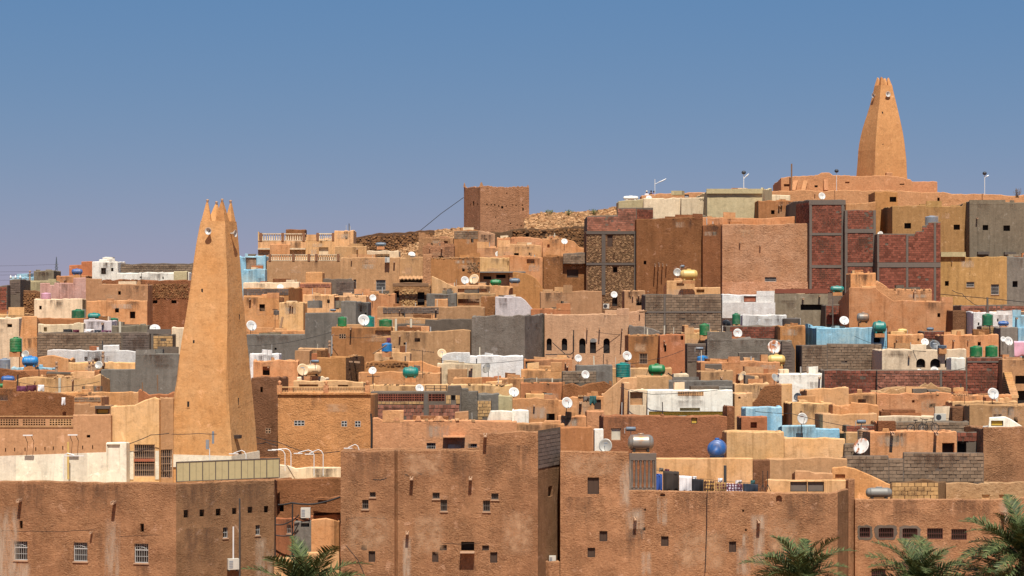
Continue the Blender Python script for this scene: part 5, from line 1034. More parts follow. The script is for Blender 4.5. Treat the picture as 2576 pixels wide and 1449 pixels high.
h = H(ah, 'large brown stucco house carrying laundry terrace at front right', [(1409.5,1134),(1530,1135),(1581,1136),(1582.5,1233),(1900,1237),(2085,1240),(2107,1236,.3),(2134,1229,2.6)], 128.8, 'stuc', d=6.5, par=.35, rag=.025,
  o='w 1478 1201 1507 1243;w 1508 1336 1528 1362;w 1478 1378 1497 1402;w 1663 1349 1682 1374;w 1834 1362 1852 1389;w 2015 1356 2034 1374;h 1620 1280 1625 1285;h 1616 1327 1624 1335;h 1867 1282 1872 1288;h 1874 1331 1879 1336;a 1952 1246 1967 1263;n 1661 1241.5 1673 1249 cream',
  s='1598 1303 .5;1908 1310 .5', sm={6:'stucdk'}, roof='yellow')  # darker stucco on the right-facing side: shade painted in, with drain streaks
for q in ((1556,1155,1590,1285,'stain_pale'),(1572,1275,1624,1360,'stain_pale'),(1652,1250,1664,1320,'stain_pale'),(1664,1250,1680,1325,'stain_pale'),(1574,1330,1620,1450,'stain_dark'),(1886,1292,1932,1345,'stain_pale'),(1892,1330,1925,1430,'stain_pale'),(1866,1340,1884,1400,'stain_pale'),(1850,1372,1890,1450,'stain_pale'),(1415,1140,1560,1200,'stain_red'),(1612,1385,1640,1450,'stain_pale'),(1700,1238,1840,1330,'stain_dark'),(1960,1242,2080,1340,'stain_dark'),(1412,1250,1500,1340,'stain_dark'),(1690,1330,1830,1440,'stain_red'),(1930,1300,2010,1400,'stain_red')): stain(h, *q)
H('roof_room', 'stucco roof room under grey dish and steel tank', [(1414,1137),(1580,1139)], 129.1, 'stuc', d=5, par=.35, base=P(0,1236,128.78).z, cat='roof room')
# concrete baluster screen
A = P(1582,1140,128.9); r = root('baluster_screen', 'weathered concrete baluster screen at left end of laundry terrace', 'screen', P(1616,1236,129))
fr = (Vector((A.x+.03, A.y, 0)), Vector((1,0,0)), Vector((0,-1,0))); z = lambda v: P(0, v, 128.9).z; L = (1650-1582)/F*128.9
m = MB(); m.fbox(fr, 0, L, z(1158), z(1141), -.2, .02); m.fbox(fr, 0, .1, z(1234), z(1158), -.2, .015); m.fbox(fr, L-.1, L, z(1234), z(1158), -.2, .015); m.fbox(fr, .1, L-.1, z(1234), z(1229), -.2, .01); part('frame', m, 'conc', r)
hb = z(1158)-z(1229); m = MB(); m.lathe([(.1,0),(.1,hb*.05),(.05,hb*.08),(.095,hb*.25),(.085,hb*.4),(.05,hb*.8),(.1,hb*.95),(.1,hb)], 10); me = m.mesh('baluster', 'conc', None, True)
for k in range(6): OB('baluster', me, r).location = Vector((A.x+.03+L*(k+.62)/6.3, A.y+.1, z(1229)))-r.location
h = H(pw, 'streaked yellow terrace wall behind the laundry line', [(1648,1152),(1780,1152),(1895,1152)], 133.4, 'yellow', d=1.5, par=.1, rag=.01)
H(pw, 'brown boarded wall piece right of streaked terrace wall', [(1895,1156),(1937,1156)], 133.2, 'muddk', d=1)
H(pw, 'yellow lower terrace wall with two grey hatch doors', [(1930,1205),(1980,1207),(2134,1207)], 132.2, 'yellow', d=1, par=.1, o='d 1988 1212 2030 1237 conc;d 2032 1212 2073 1237 conc', rag=.015)
H('corner_pier', 'stucco corner pier at right end of laundry terrace', [(2134,1204,.3),(2150,1204,.9)], 131, 'stuc', d=1.2, par=.05, cat='pier')
h = H(ah, 'front right stucco house with five red grille windows', [(2151,1254,0),(2260,1255,.2),(2500,1256,.4),(2545,1252,.8),(2660,1250,1.5)], 131.5, 'stuc', d=2.5, par=.05, rag=.025,
  o='r 2162 1327 2189 1352;r 2210 1328 2248 1353;r 2270 1329 2308 1354;r 2332 1329 2372 1356;r 2393 1331 2432 1358;r 2192 1431 2228 1460', s='2520 1290 .5')
def patch(h, u0, v0, u1, v1, hole, mat, seed):      # ragged cement surround round a window
    rr = random.Random(seed); i = seg_of(h, (u0+u1)/2); fr = h.fr[i]; O, e, n = fr
    def pt(u, v): _, s, z = local(h, u, v, i); return Vector((O.x+e.x*s+n.x*.012, O.y+e.y*s+n.y*.012, z))
    cu, cv = (u0+u1)/2, (v0+v1)/2; mb = MB(); N_ = 28; hu0, hv0, hu1, hv1 = hole
    inn, out = [], []
    for k in range(N_):
        a = 2*math.pi*k/N_; c, s = math.cos(a), math.sin(a); m_ = max(abs(c), abs(s)); inn.append(pt((hu0+hu1)/2+c/m_*(hu1-hu0)/2, (hv0+hv1)/2+s/m_*(hv1-hv0)/2)); m2 = (abs(c)**5+abs(s)**5)**.2; f = rr.uniform(.92, 1.06); out.append(pt(cu+c/m2*(u1-u0)/2*f, cv+s/m2*(v1-v0)/2*f))
    for k in range(N_): k2 = (k+1) % N_; mb.quad(inn[k], inn[k2], out[k2], out[k])
    part('cement_surround', mb, mat, h.root)
patch(h, 2157, 1321, 2195, 1359, (2162,1327,2189,1352), 'mortar', 1); patch(h, 2200, 1320, 2256, 1358, (2210,1328,2248,1353), 'mortar', 2); patch(h, 2262, 1322, 2316, 1359, (2270,1329,2308,1354), 'mortar', 3)
stain(h, 2200, 1258, 2330, 1330); stain(h, 2380, 1258, 2500, 1330); stain(h, 2240, 1360, 2400, 1450, 'stain_red'); stain(h, 2510, 1256, 2540, 1320, 'stain_pale')

# ================================================================ THINGS ON THE ROOFS
# --- satellite dishes
_dc = {}
def dish_meshes(mat):
    if mat not in _dc:
        m = MB(); n = 24; rings = 5; R = .5
        for side in (0, 1):
            b = len(m.v)
            m.v.append(Vector((0, .11+.012*side, 0)))
            for j in range(1, rings+1):
                for k in range(n): a = 2*math.pi*k/n; r = R*j/rings; m.v.append(Vector((r*math.cos(a), .11-.11*(j/rings)**2+.012*side, r*math.sin(a)*1.06)))
            for k in range(n):
                k2 = (k+1) % n; f = (b, b+1+k2, b+1+k); m.f.append(f if side == 0 else f[::-1])
                for j in range(rings-1):
                    f = (b+1+j*n+k, b+1+j*n+k2, b+1+(j+1)*n+k2, b+1+(j+1)*n+k); m.f.append(f if side == 0 else f[::-1])
        o = 1+(rings-1)*n; s2 = 1+rings*n
        for k in range(n): k2 = (k+1) % n; m.f.append((o+k, o+k2, s2+o+k2, s2+o+k))
        refl = m.mesh('reflector', mat, None, True)
        m = MB(); m.tube([(0,.02,-.5), (0,-.3,-.2), (0,-.42,-.06)], .016, 5); arm = m.mesh('feed_arm', 'iron')
        m = MB(); m.lathe([(.045,0),(.05,.03),(.03,.06),(.03,.14)], 8, Matrix.Translation((0,-.43,-.05)) @ Matrix.Rotation(math.radians(-100), 4, 'X')); lnb = m.mesh('receiver', 'tgrey')
        m = MB(); m.box((0,.17,-.12), .14, .1, .24); brk = m.mesh('bracket', 'iron')
        _dc[mat] = (refl, arm, lnb, brk)
    return _dc[mat]
def D(u, v, dia, Y, label, yaw=12, tilt=28, mat='dishw', mast=.9, logo=True, name='satellite_dish'):
    s = dia/F*Y; c = P(u, v, Y); r = root(name, label, 'dish', c, 'satellite dishes on the roofs'); r.rotation_euler = (0, 0, math.radians(yaw)); r.scale = (s, s, s)
    ms = dish_meshes(mat); T = (math.radians(-tilt), 0, 0)
    for nm, me in zip(('reflector', 'feed_arm', 'receiver', 'bracket'), ms): o = OB(nm, me, r); o.rotation_euler = T
    m = MB(); m.tube([(0,.2,-.02), (0,.24,-.3), (0,.24,-.3-mast/s)], .028/max(.5, s), 6); OB('mast', m.mesh('mast', 'pole'), r)
    if logo:
        m = MB(); m.quad(Vector((-.16,.082,.17)), Vector((.16,.082,.17)), Vector((.15,.08,.235)), Vector((-.15,.08,.235))); o = OB('logo', m.mesh('logo', 'terra' if logo == 'r' else 'tgrey'), r); o.rotation_euler = T
for a in (
 (1427,1013,28,146.5,'large white dish with red print on mottled orange terrace',12,20,'dishw',.6,'r'), (1293,986,26,157,'white dish cut by brown parapet above white box'), (1056,977,22,159.5,'white dish beside the black iron railing',14,24),
 (915,805,29,188.6,'large white dish between two green roof tanks',6,20), (938,749,17,225,'small white dish on mast before orange tan house'), (633,819,27,205,'white dish just right of the minaret shaft',20),
 (390,826,27,198.5,'white dish above grey pillar left of minaret',5,48), (1170,705,21,240,'white dish left of cream dish under ochre house',10), (1192,702,26,239.5,'cream tilted dish beside white dish under ochre house',-20,30,'dishc'),
 (1254,640,17,254,'small white dish on sunlit strip below fort'), (1420,607,16,250,'small white dish on orange sloped parapet house'), (1545,741,17,240,'white dish hung on the rubble stone house'),
 (2068,493,18,246,'white dish on top of tallest red brick tower',10,26,'dishw',.5), (2124,806,24,192,'white dish above the sky blue house wall'), (1856,838,23,192.4,'white dish with red print before low brick wall',10,24,'dishw',.6,'r'),
 (1948,873,34,185,'rust streaked white dish beside grey block corner',8,20,'rusty'), (1578,895,24,178,'white dish with red print above teal ribbed tank',8,26,'dishw',.9,'r'), (1455,901,19,186,'white dish in front of arched mud house'),
 (1473,942,21,163,'white dish on small grey block wall',5,22,'dishw',.5,'r'), (2019,1053,28,144,'white dish with red print in light blue courtyard',6,18,'dishw',.9,'r'), (2499,990,29,155,'large white dish on orange roof at right',8,22,'dishw',.7),
 (2327,860,20,186,'white dish left of the black dish'), (2352,868,28,180,'black dish on the cream arched house',0,30,'dishb'), (2538,858,23,190,'white dish in front of grey cement box house'), (2524,853,14,191,'small white dish tucked behind another dish at right'),
 (1951,950,22,168,'dark wire dish left of the white box house',30,25,'dishg'), (1523,1121,34,131,'grey dish left of the steel tank',-8,18,'dishg'), (1112,889,24,181,'grey translucent dish left of bright white wall',10,24,'dishc'),
 (1224,925,26,175,'grey dish turned left before white washed house',-48,24,'dishg'), (762,930,30,155,'round beige dish in front of beige cylinder tank',10,15,'dishc'), (248,918,20,184,'pale dish behind clay chimneys',0,30,'dishg'),
 (63,891,20,187,'pale dish above bright blue tank at left',-15,25,'dishg'), (705,722,17,238.5,'dish half hidden behind low white wall',0,35), (937,932,20,164.5,'dish rim peeking over orange house wall',0,40), (1036,640,18,250,'dish rim peeking over plain tan wall',0,40),
 (2352,932,22,171,'dish rim peeking over long red brick wall',0,40), (2313,933,14,171,'small dish rim behind long red brick wall',0,40), (2214,588,14,246,'dish behind top of wide red brick wall',-20,30), (1632,497,15,270,'dish rim on grey cream cube house',0,50),
 (1704,685,20,238,'pale dish left of the long yellow tank',-15,20,'dishg'), (1866,946,26,166,'cream dish seen edge on above orange wall',-55,30,'dishc'), (1828,815,22,197,'dark dish facing away beside green tank',150,20,'dishb'),
 (1114,990,1,159,None)):
    if a[4]:
        a = list(a)+[12, 28][len(a)-5:] if len(a) < 7 else list(a); jr = random.Random(a[4]); a[5] += jr.uniform(-12, 12); a[6] += jr.uniform(-7, 7); D(*a)
D(2166,1122,42,136.2,'big rusty dish leaning on short upper block wall', -38, 30, 'rusty', .4, False)
D(2006,998,20,157,'dark dish leaning at yellow broken wall', -30, 20, 'dishb', .3, False)
# --- water tanks
_tk = {}
def vtank_mesh(mat):
    if ('v', mat) not in _tk:
        p = [(.0,0),(.47,0),(.5,.02)]
        for k in range(7): z = .06+k*.115; p += [(.5,z),(.5,z+.06),(.482,z+.075),(.482,z+.1)]
        p += [(.5,.87),(.49,.91),(.38,.965),(.24,.985),(.0,.985)]
        m = MB(); m.lathe(p, 28); a = m.mesh('body', mat, None, False); m = MB(); m.lathe([(.0,.98),(.21,.98),(.21,1.03),(.18,1.06),(.0,1.07)], 18); b = m.mesh('lid', mat); _tk[('v', mat)] = (a, b)
    return _tk[('v', mat)]
def VT(u, v, w, hgt, Y, mat, label, pipe=True):
    s = w/F*Y; hz = hgt/F*Y; c = P(u, v, Y+s*.5); r = root('water_tank', label, 'tank', c, 'roof water tanks'); r.scale = (s, s, hz/1.07)
    a, b = vtank_mesh(mat); OB('body', a, r); OB('lid', b, r); m = MB(); m.box((0,0,-.5/hz), .86, .86, .5/hz-.002); OB('plinth', m.mesh('plinth', 'orange'), r)
    m = MB(); m.tube([(.51,-.05,0),(.51,-.05,1.02),(.2,-.05,1.05)], .02, 5); OB('pipe', m.mesh('pipe', 'whitem'), r) if pipe else None
def htank_mesh(mat, ribs):
    if ('h', mat, ribs) not in _tk:
        p = [(.0,-.5),(.2,-.495),(.36,-.46),(.45,-.4),(.49,-.33)]
        for k in range(7):
            z = -.3+k*.1; p += [(.5,z-.03),(.5,z+.03)] + ([(.475,z+.04),(.475,z+.06)] if ribs and k < 6 else [])
        p += [(.49,.33),(.45,.4),(.36,.46),(.2,.495),(.0,.5)]
        m = MB(); m.lathe(p, 26, Matrix.Rotation(math.pi/2, 4, 'Y')); a = m.mesh('body', mat, None, True)
        m = MB(); m.lathe([(.0,.46),(.13,.46),(.13,.56),(.1,.59),(.0,.6)], 14); b = m.mesh('lid', mat)
        m = MB(); m.box((-.27,0,-.56), .09, .72, .2); m.box((.27,0,-.56), .09, .72, .2); f = m.mesh('feet', mat if mat.startswith('t') and mat != 'tanksteel' else 'iron'); _tk[('h', mat, ribs)] = (a, b, f)
    return _tk[('h', mat, ribs)]
def HT(u, v, w, hgt, Y, mat, label, ribs=False, yaw=0, lid=True):
    L = w/F*Y; hz = hgt/F*Y/(1.14 if lid else 1.04); c = P(u, v, Y+hz*.5); c.z += hz*.54; r = root('water_tank', label, 'tank', c, 'roof water tanks'); r.scale = (L, hz, hz); r.rotation_euler = (0, 0, math.radians(yaw))
    a, b, f = htank_mesh(mat, ribs); OB('body', a, r); OB('feet', f, r)
    if lid: OB('lid', b, r)
    m = MB(); m.box((0,0,-.565-.35/hz), .7, .7, .35/hz); OB('plinth', m.mesh('plinth', 'orange'), r)
for a in ((40,885,31,38,195,'tgreen2','tall green ribbed tank at left picture edge'), (197,804,34,27,219,'tgreen','large green ribbed tank before white house'), (285,817,25,18,213,'tgreen','small green tank right of teal long tank at left'),
 (861,821,23,25,189.5,'tgreen2','green tank left of the large white dish'), (929,822,26,28,190.5,'tteal','teal tank hidden behind the large white dish'), (970,823,33,21,189.2,'tgreen2','squat green tank right of the large white dish'),
 (1567,949,36,38,169.5,'tteal','large teal ribbed tank below white dish'), (1772,843,26,30,189.5,'tgreen2','tall green tank on yellow roof house'), (1852,816,21,29,196.5,'tgreen','green tank before whitewashed house'),
 (2484,819,27,31,198,'tgreen','dark green tank on small brown brick block'), (2455,897,31,28,168,'tgreen2','left one of two green ribbed tanks on brick wall'), (2494,897,31,29,168,'tgreen2','right one of two green ribbed tanks on brick wall'),
 (2343,567,32,25,243,'tgrey','grey tank with lid on stepped red brick'), (12,930,28,30,180,'tgrey','grey ribbed tank cut by left edge'), (1767,922,28,28,179,'tblue','blue tank beside orange house and block nook'),
 (973,884,26,22,177,'tblue','bright blue tank with narrow neck on orange wall'), (116,752,25,16,229,'tpink','pale pink tank before pink house'), (1990,817,45,18,192,'concdk','two grey cement drums behind orange house'), (2170,1120,26,44,142.5,'tanksteel','upright rusty steel tank before small brick wall'),
 (2370,876,22,8,177.5,'tslate','flat dark basin on cream arched house'),(695,792,14,12,216,'conc','small grey drum beside short yellow house')): VT(*a)
for a in ((237,804,32,18,213,'tteal','teal long tank right of large green ribbed tank'), (194,691,27,16,240,'tblue2','bright blue tank on left skyline'), (76,922,40,28,182,'tblue','bright blue rounded tank on light blue wall',True),
 (20,962,33,18,173,'tblue2','dark blue tank near left edge above green tank'), (8,976,30,12,170,'tgreen2','green tank rim cut by left edge below blue tank'), (1033,950,40,29,164,'tteal','teal rounded tank on orange terrace',True),
 (1247,718,28,16,236,'tgreen2','small green long tank under metal awning'), (1295,713,27,14,237,'tslate','grey steel tank right of small green long tank'), (958,620,27,11,250,'tslate','dark slate tank on pale roof structure'),
 (1652,944,43,30,168,'tgreen2','green long tank with dark lid beside cables'), (1733,705,44,29,231,'tcream','long yellow tank on yellow roof house'), (1953,920,45,30,183,'tcream','cream steel tank below rusty dish',False),
 (2212,838,34,32,189,'tteal','teal globe tank on the sky blue house'), (2106,735,34,17,213,'tteal','teal tank on white scaffold at right'), (2171,812,31,27,205,'tanksteel','rusty ribbed drum pair before big orange house',True),
 (2524,820,27,13,200,'tblue2','small blue tank beside dark green tank'), (1612,1135,65,46,129.6,'tanksteel','big steel tank on legs at front right'), (1804,1153,54,52,133.6,'tblue2','blue egg shaped tank on terrace wall',False,78),
 (2211,1253,66,29,131.9,'steel','long steel boiler on front right house roof'), (783,945,50,30,157.5,'dishc','large beige cylinder tank right of minaret',False), (1587,503,38,11,271,'twhite','white domed tank on grey cream cube house'),
 (1318,1,1,1,1,'steel',None), (2270,838,24,12,196,'tcream','small beige roof cylinder right of teal globe tank'), (2340,832,18,9,196,'tslate','small dark solar cylinder on red brick hut')):
    if a[6]: HT(*a)
# --- small steel roof lamps / heaters (grey cylinders on brackets)
def cylinder(u, v, w, hgt, Y, label, mat='tslate'):
    c = P(u, v, Y); L = w/F*Y; R = hgt/F*Y/2; r = root('roof_heater', label, 'heater', c)
    m = MB(); m.lathe([(.0,-L/2),(R*.9,-L/2),(R,-L/2+.03),(R,L/2-.03),(R*.9,L/2),(.0,L/2)], 16, Matrix.Translation(c) @ Matrix.Rotation(math.pi/2, 4, 'Y')); part('drum', m, mat, r, True)
    m = MB(); m.tube([c+Vector((-L*.65,0,-.3)), c+Vector((-L*.65,0,.05)), c+Vector((-L*.4,0,.05))], .025, 5); m.tube([c+Vector((0,0,-R)), c+Vector((0,.1,-R-.5))], .03, 5); part('bracket', m, 'whitem', r)
cylinder(1587,1079,24,11,138.5,'blue grey cylinder heater above steel tank'); cylinder(793,909,18,8,157,'blue grey cylinder heater above beige cylinder tank'); cylinder(838,780,14,6,218,'small grey cylinder on yellow house roof'); cylinder(1760,877,18,8,186,'grey cylinder heater above blue tank'); cylinder(2167,1061,22,10,143,'dark grey cylinder above upright steel tank'); cylinder(1717,670,9,7,238,'tiny grey cylinder above long yellow tank')
# --- loudspeakers on the minarets
def speaker(face, u, v, right, R, label, down=0, mat='dishw', side=0):
    c, e, n = face(u, v, right); r = root('loudspeaker', label, 'loudspeaker', c, 'minaret loudspeakers'); q = n.to_track_quat('Z', 'Y').to_matrix().to_4x4()
    M = Matrix.Translation(c) @ Matrix.Rotation(side, 4, 'Z') @ q
    m = MB(); m.lathe([(R*.18,-.05),(R*.2,.12),(R*.45,.2),(R*.95,.34),(R,.36),(R*.93,.355),(R*.42,.24),(R*.2,.2)], 20, M); part('bell', m, mat, r, True)
    m = MB(); m.lathe([(.0,.2),(R*.16,.2),(R*.14,.3),(.0,.32)], 10, M); part('driver', m, 'steel', r, True)
speaker(mface, 529.5, 582, False, .24, 'white loudspeaker on left face of front minaret'); speaker(mface, 580.5, 587, True, .25, 'white loudspeaker on right face of front minaret')
speaker(mface2, 2201.5, 239, False, .36, 'white loudspeaker on left face of far minaret'); speaker(mface2, 2231, 238, True, .4, 'dark centred loudspeaker on right face of far minaret')
# --- air conditioners
def AC(u, v, w, hgt, Y, label, fan=True, yaw=0):
    W, Hh = w/F*Y, hgt/F*Y; c = P(u, v, Y); r = root('air_conditioner', label, 'air conditioner', c); r.rotation_euler.z = math.radians(yaw)
    z0 = Vector((0,0,0)); fr = (Vector((0,0,0)), Vector((1,0,0)), Vector((0,-1,0))); m = MB(); m.fbox(fr, -W/2, W/2, 0, Hh, -.32, 0); OB('casing', m.mesh('casing', 'acw'), r)
    if fan: m = MB(); m.lathe([(.0,.0),(Hh*.4,.0),(Hh*.4,.015),(Hh*.3,.02),(.0,.02)], 22, Matrix.Translation((-W*.14,0,Hh*.5)) @ Matrix.Rotation(math.pi/2, 4, 'X')); OB('fan_grille', m.mesh('fan_grille', 'acd'), r)
    else:
        for k in range(5): m = MB(); m.fbox(fr, -W*.42, -W*.06, Hh*(.15+k*.15), Hh*(.23+k*.15), -.01, .012); OB('vent_slat', m.mesh('vent_slat', 'tgrey'), r)
    m = MB(); m.fbox(fr, -W/2+.05, -W/2+.1, -.12, 0, -.5, 0); m.fbox(fr, W/2-.1, W/2-.05, -.12, 0, -.5, 0); OB('bracket', m.mesh('bracket', 'iron'), r)
AC(588,1433,28,27,129.9,'cream air conditioner at foot of dark downpipe',False,22); AC(768.5,1303,24,25,131.4,'pale air conditioner in cable filled courtyard',False); AC(2365.5,1058,29,17,150.2,'white air conditioner on pale orange strip wall'); AC(1390,1415,17,16,128.9,'pale air conditioner behind low curved stucco wall',False); AC(1525,776,15,12,245.6,'pale air conditioner on rubble stone house'); AC(974,660,12,13,246.4,'white box unit on plain tan grille window house',False)
# --- lamps, poles, antennas
def pole_thing(name, label, cat, paths, mat, r_=.03, extra=None):
    pts = [[P(*p) for p in path] for path in paths]; r = root(name, label, cat, pts[0][0]); m = MB()
    for k, p in enumerate(pts): m = MB(); m.tube(p, r_, 6); part('pole' if k == 0 else 'arm', m, mat, r)
    if extra: extra(r)
    return r
def arc_lamp(label, u0, vb, vt, u1, v1, Y, head=True, w=14):
    def ex(r):
        m = MB(); a = P(u1, v1+1, Y); L = w/F*Y; m.box((a.x, a.y, a.z-.04), L, .12, .05); part('lamp_head', m, 'lamp', r)
    p = [(u0,vb,Y),(u0,vt+12,Y),(u0+(u1-u0)*.12,vt+4,Y),(u0+(u1-u0)*.35,vt,Y),(u0+(u1-u0)*.7,vt+(v1-vt)*.5,Y),(u1,v1,Y)]
    pole_thing('terrace_lamp', label, 'lamp', [p], 'lamp', .03, ex)
arc_lamp('white arched lamp post in front of tan mosque wall', 160, 1206, 1140, 187, 1145, 131.6, w=48)
arc_lamp('white arched lamp bending left at right foot of front minaret', 619, 1162, 1133, 588, 1140, 134, w=24)
arc_lamp('leftmost arched lamp post on cream mosque roof', 717, 1184, 1131, 684, 1131, 137.5, w=20); arc_lamp('second arched lamp post on cream mosque roof', 732, 1182, 1129, 700, 1130, 138.2, w=12)
arc_lamp('third arched lamp post with round bulb on mosque roof', 790, 1198, 1132, 750, 1139, 135.2, w=22); arc_lamp('fourth arched lamp post with round bulb on mosque roof', 813, 1197, 1131, 778, 1141, 135.6, w=22); arc_lamp('arched lamp leaning behind top of front centre house', 903, 1135, 1118, 876, 1126, 136, w=22)
def street(u, vb, vt, Y, label, arm=None, globe=False, rad=.05):
    def ex(r):
        if globe: m = MB(); c = P(u, vt, Y); m.lathe([(.02,-.25),(.2,-.2),(.29,-.05),(.29,.05),(.2,.2),(.02,.25)], 14, Matrix.Translation(c)); part('globe', m, 'acd', r, True)
        if arm:
            a, b = P(u, arm[2], Y), P(arm[0], arm[1], Y); d = (b-a); m = MB(); m.tube([a+d*.35, a+d*.6, b], [.03,.1,.07], 6); part('lamp_head', m, 'lamp', r)
    paths = [[(u,vb,Y),(u,vt,Y)]]
    if arm: paths.append([(u,arm[2],Y),(u+(arm[0]-u)*.5,arm[1]+(arm[2]-arm[1])*.4,Y)])
    pole_thing('street_lamp', label, 'street lamp', paths, 'lamp', rad, ex)
street(1647.5,492,451,284,'white lamp post with slanted arm above three people',(1676,450,464)); street(1871,480,434,270,'lamp post with black globe above olive cream block house',(1884,437,450),True); street(2104.5,480,430,283,'lamp post with black globe left of far minaret',None,True,.035); street(2477,490,436,283,'lamp post with black globes right of far minaret',(2487,441,447),True)
pole_thing('wooden_mast', 'rough wooden mast on left end of minaret platform', 'mast', [[(1991,480,287),(1991.5,412,287)]], 'stickw', .11)
def antenna(u, vb, vt, Y, w, label, tilt=0):
    c = P(u, vt, Y); r = root('tv_antenna', label, 'antenna', P(u, vb, Y), 'television antennas'); m = MB(); m.tube([P(u,vb,Y), c], .022, 5); part('mast', m, 'iron', r)
    L = w/F*Y; m = MB(); d = Vector((math.cos(tilt), 0, math.sin(tilt))); m.tube([c-d*L/2, c+d*L/2], .016, 4); part('boom', m, 'iron', r)
    m = MB()
    for k in range(9): q = c+d*(L*(k/8-.5)); m.tube([q+Vector((0,-.25,.0)), q+Vector((0,.25,.06))], .012, 4); m.tube([q+Vector((0,0,-.06)), q+Vector((0,0,.06))], .014, 4)
    part('elements', m, 'iron', r)
antenna(1063,951,883,164,56,'tall tv antenna with long boom before bright white wall',-.12); antenna(939,978,947,161,30,'small tv antenna in front of orange house wall'); antenna(692,832,779,207,12,'thin antenna mast right of minaret shaft'); antenna(2427,1022,994,155,36,'bare tv antenna on lower orange roof wall at right'); antenna(2475,1018,992,154,26,'second bare tv antenna beside large white dish at right'); antenna(1160,492,490,270,1,'x') if False else None
pole_thing('iron_mast', 'tall iron mast before white washed house', 'mast', [[(1199,950,174.5),(1199,902,174.5)]], 'iron', .05)
for k, (u, vb, vt, Y, lab) in enumerate(((996,832,802,189.5,'left white roof post near squat green tank'), (1034,832,802,189.4,'right white roof post near squat green tank'), (302,838,809,196.5,'pale vent pipe above long grey block wall'), (150,988,951,170,'pale pole in front of long tan wall at left'), (2095,830,745,210,'white scaffold pole under teal tank'), (2484,790,748,216,'pair of grey vent pipes behind dark green tank'))):
    pole_thing('roof_post', lab, 'post', [[(u,vb,Y),(u,vt,Y)]], 'conc' if k > 3 else 'doorp', .11 if k != 4 else .06)
pole_thing('downpipe', 'dark downpipe on weathered side of big brown house', 'pipe', [[(603,1470,130.2),(603,1254,130.2)]], 'pole', .06)
pole_thing('downpipe', 'white downpipe beside the dark downpipe', 'pipe', [[(587,1406,130.0),(587,1325,130.0)]], 'lamp', .05)
pole_thing('downpipe', 'orange pole against the tan mosque wall', 'pipe', [[(171.5,1206,133.2),(171.5,1112,133.2)]], 'tcream', .07)
pole_thing('downpipe', 'dark pipe hook on ochre lattice window house', 'pipe', [[(835,890,187.6),(835,845,187.6),(838,842,187.5)]], 'whitem', .05)
pole_thing('downpipe', 'black pole leaning at right of streaked cement wall', 'pipe', [[(1824,1232,131.5),(1824,1171,131.5)]], 'pole', .1)
def stub(u, v, Y, label):
    c = P(u, v, Y); r = root('clay_chimney', label, 'chimney', c); m = MB(); m.lathe([(.1,0),(.1,.75),(.15,.8),(.15,.9),(.08,.9),(.08,1.1),(.13,1.12),(.13,1.25),(.05,1.28)], 10, Matrix.Translation(c)); part('flue', m, 'spoutm', r)
stub(259,920,184.6,'tall clay chimney with cap before whitewashed low wall'); stub(225,945,180,'left short clay chimney on reddish brick strip'); stub(234,942,180.4,'right short clay chimney on reddish brick strip'); stub(142,947,178,'short pale clay chimney left of pale pole'); stub(301*.25,708,245,'small clay chimney on left skyline'); stub(829,893,184,'grey brick flue before dark grey wall')
stub(2302,757,214,'horn shaped chimney on pinkish orange back wall')
# tube lamps over mosque wall
for k, (u, v) in enumerate(((70,1096.5),(183,1095.5))):
    c = P(u, v, 133.2); r = root('tube_lamp', ('left' if k == 0 else 'right')+' tube lamp on arm over the tan mosque wall', 'lamp', c); m = MB(); m.box((c.x,c.y,c.z), .62, .12, .07); part('tube', m, 'lamp', r); m = MB(); m.tube([c+Vector((-.2,.05,0)), c+Vector((-.2,.8,-.5))], .02, 5); m.tube([c+Vector((.2,.05,0)), c+Vector((.2,.8,-.4))], .02, 5); part('arm', m, 'pole', r)
# box lamp on minaret foot, floodlight
c, e, n = mface(592,1096,True); r = root('wall_box', 'brown box fixed low on the right face of front minaret', 'box', c); m = MB(); m.fbox((c, e, n), -.22, .25, c.z-.1, c.z+.12, -.02, .35); part('casing', m, 'wooddk', r)
pole_thing('floodlight', 'slim white floodlight on stem behind panel fence', 'lamp', [[(528,1165,131.6),(527,1128,131.6)]], 'lamp', .03, lambda r: [part('lamp_head', (lambda m: (m.box(P(522,1130,131.5), .2, .1, .6), m)[1])(MB()), 'tgrey', r)])
pole_thing('vent_pipe', 'short white vent pipe low on front minaret', 'pipe', [[(536,1116,133.6),(536,1085,133.6)]], 'tgrey', .08)
# --- iron railing, lattice pylon, wires
r = root('iron_railing', 'black iron railing on orange terrace beside white dish', 'railing', P(1097,988,160.5)); m = MB()
for u in (1071,1093,1109,1123): m.tube([P(u,988,160.5), P(u,969,160.5)], .03, 5)
for v in (970,977,984): m.tube([P(1071,v,160.5), P(1123,v,160.5)], .022, 5)
part('bars', m, 'iron', r)
r = root('pylon', 'far lattice power pylon on left skyline', 'pylon', P(142,700,900)); m = MB(); Yp = 900
for s in (-1, 1): m.tube([P(142+s*4,712,Yp), P(142+s*2.5,680,Yp), P(142,646,Yp)], .16, 4)
for k in range(8): v = 708-k*7; wd = 4-k*.45; m.tube([P(142-wd,v,Yp), P(142+wd-.4,v-7,Yp)], .1, 4); m.tube([P(142+wd,v,Yp), P(142-wd+.4,v-7,Yp)], .1, 4)
for v in (665, 672): m.tube([P(137,v,Yp), P(147,v,Yp)], .12, 4)
part('lattice', m, 'tslate', r)
def cable(label, pts, rad=.03, sag=0, name='cable'):
    p = [P(*q) for q in pts]; out = []
    for a, b in zip(p, p[1:]):
        L = (b-a).length
        for k in range(6): f = k/6; q = a.lerp(b, f); q.z -= sag*4*f*(1-f)*L; out.append(q)
    out.append(p[-1]); m = MB(); m.tube(out, rad, 5); c = out[0].copy(); o = OB(name, m.mesh(name, 'cable', c)); o.location = c; tag(o, label, 'cable')
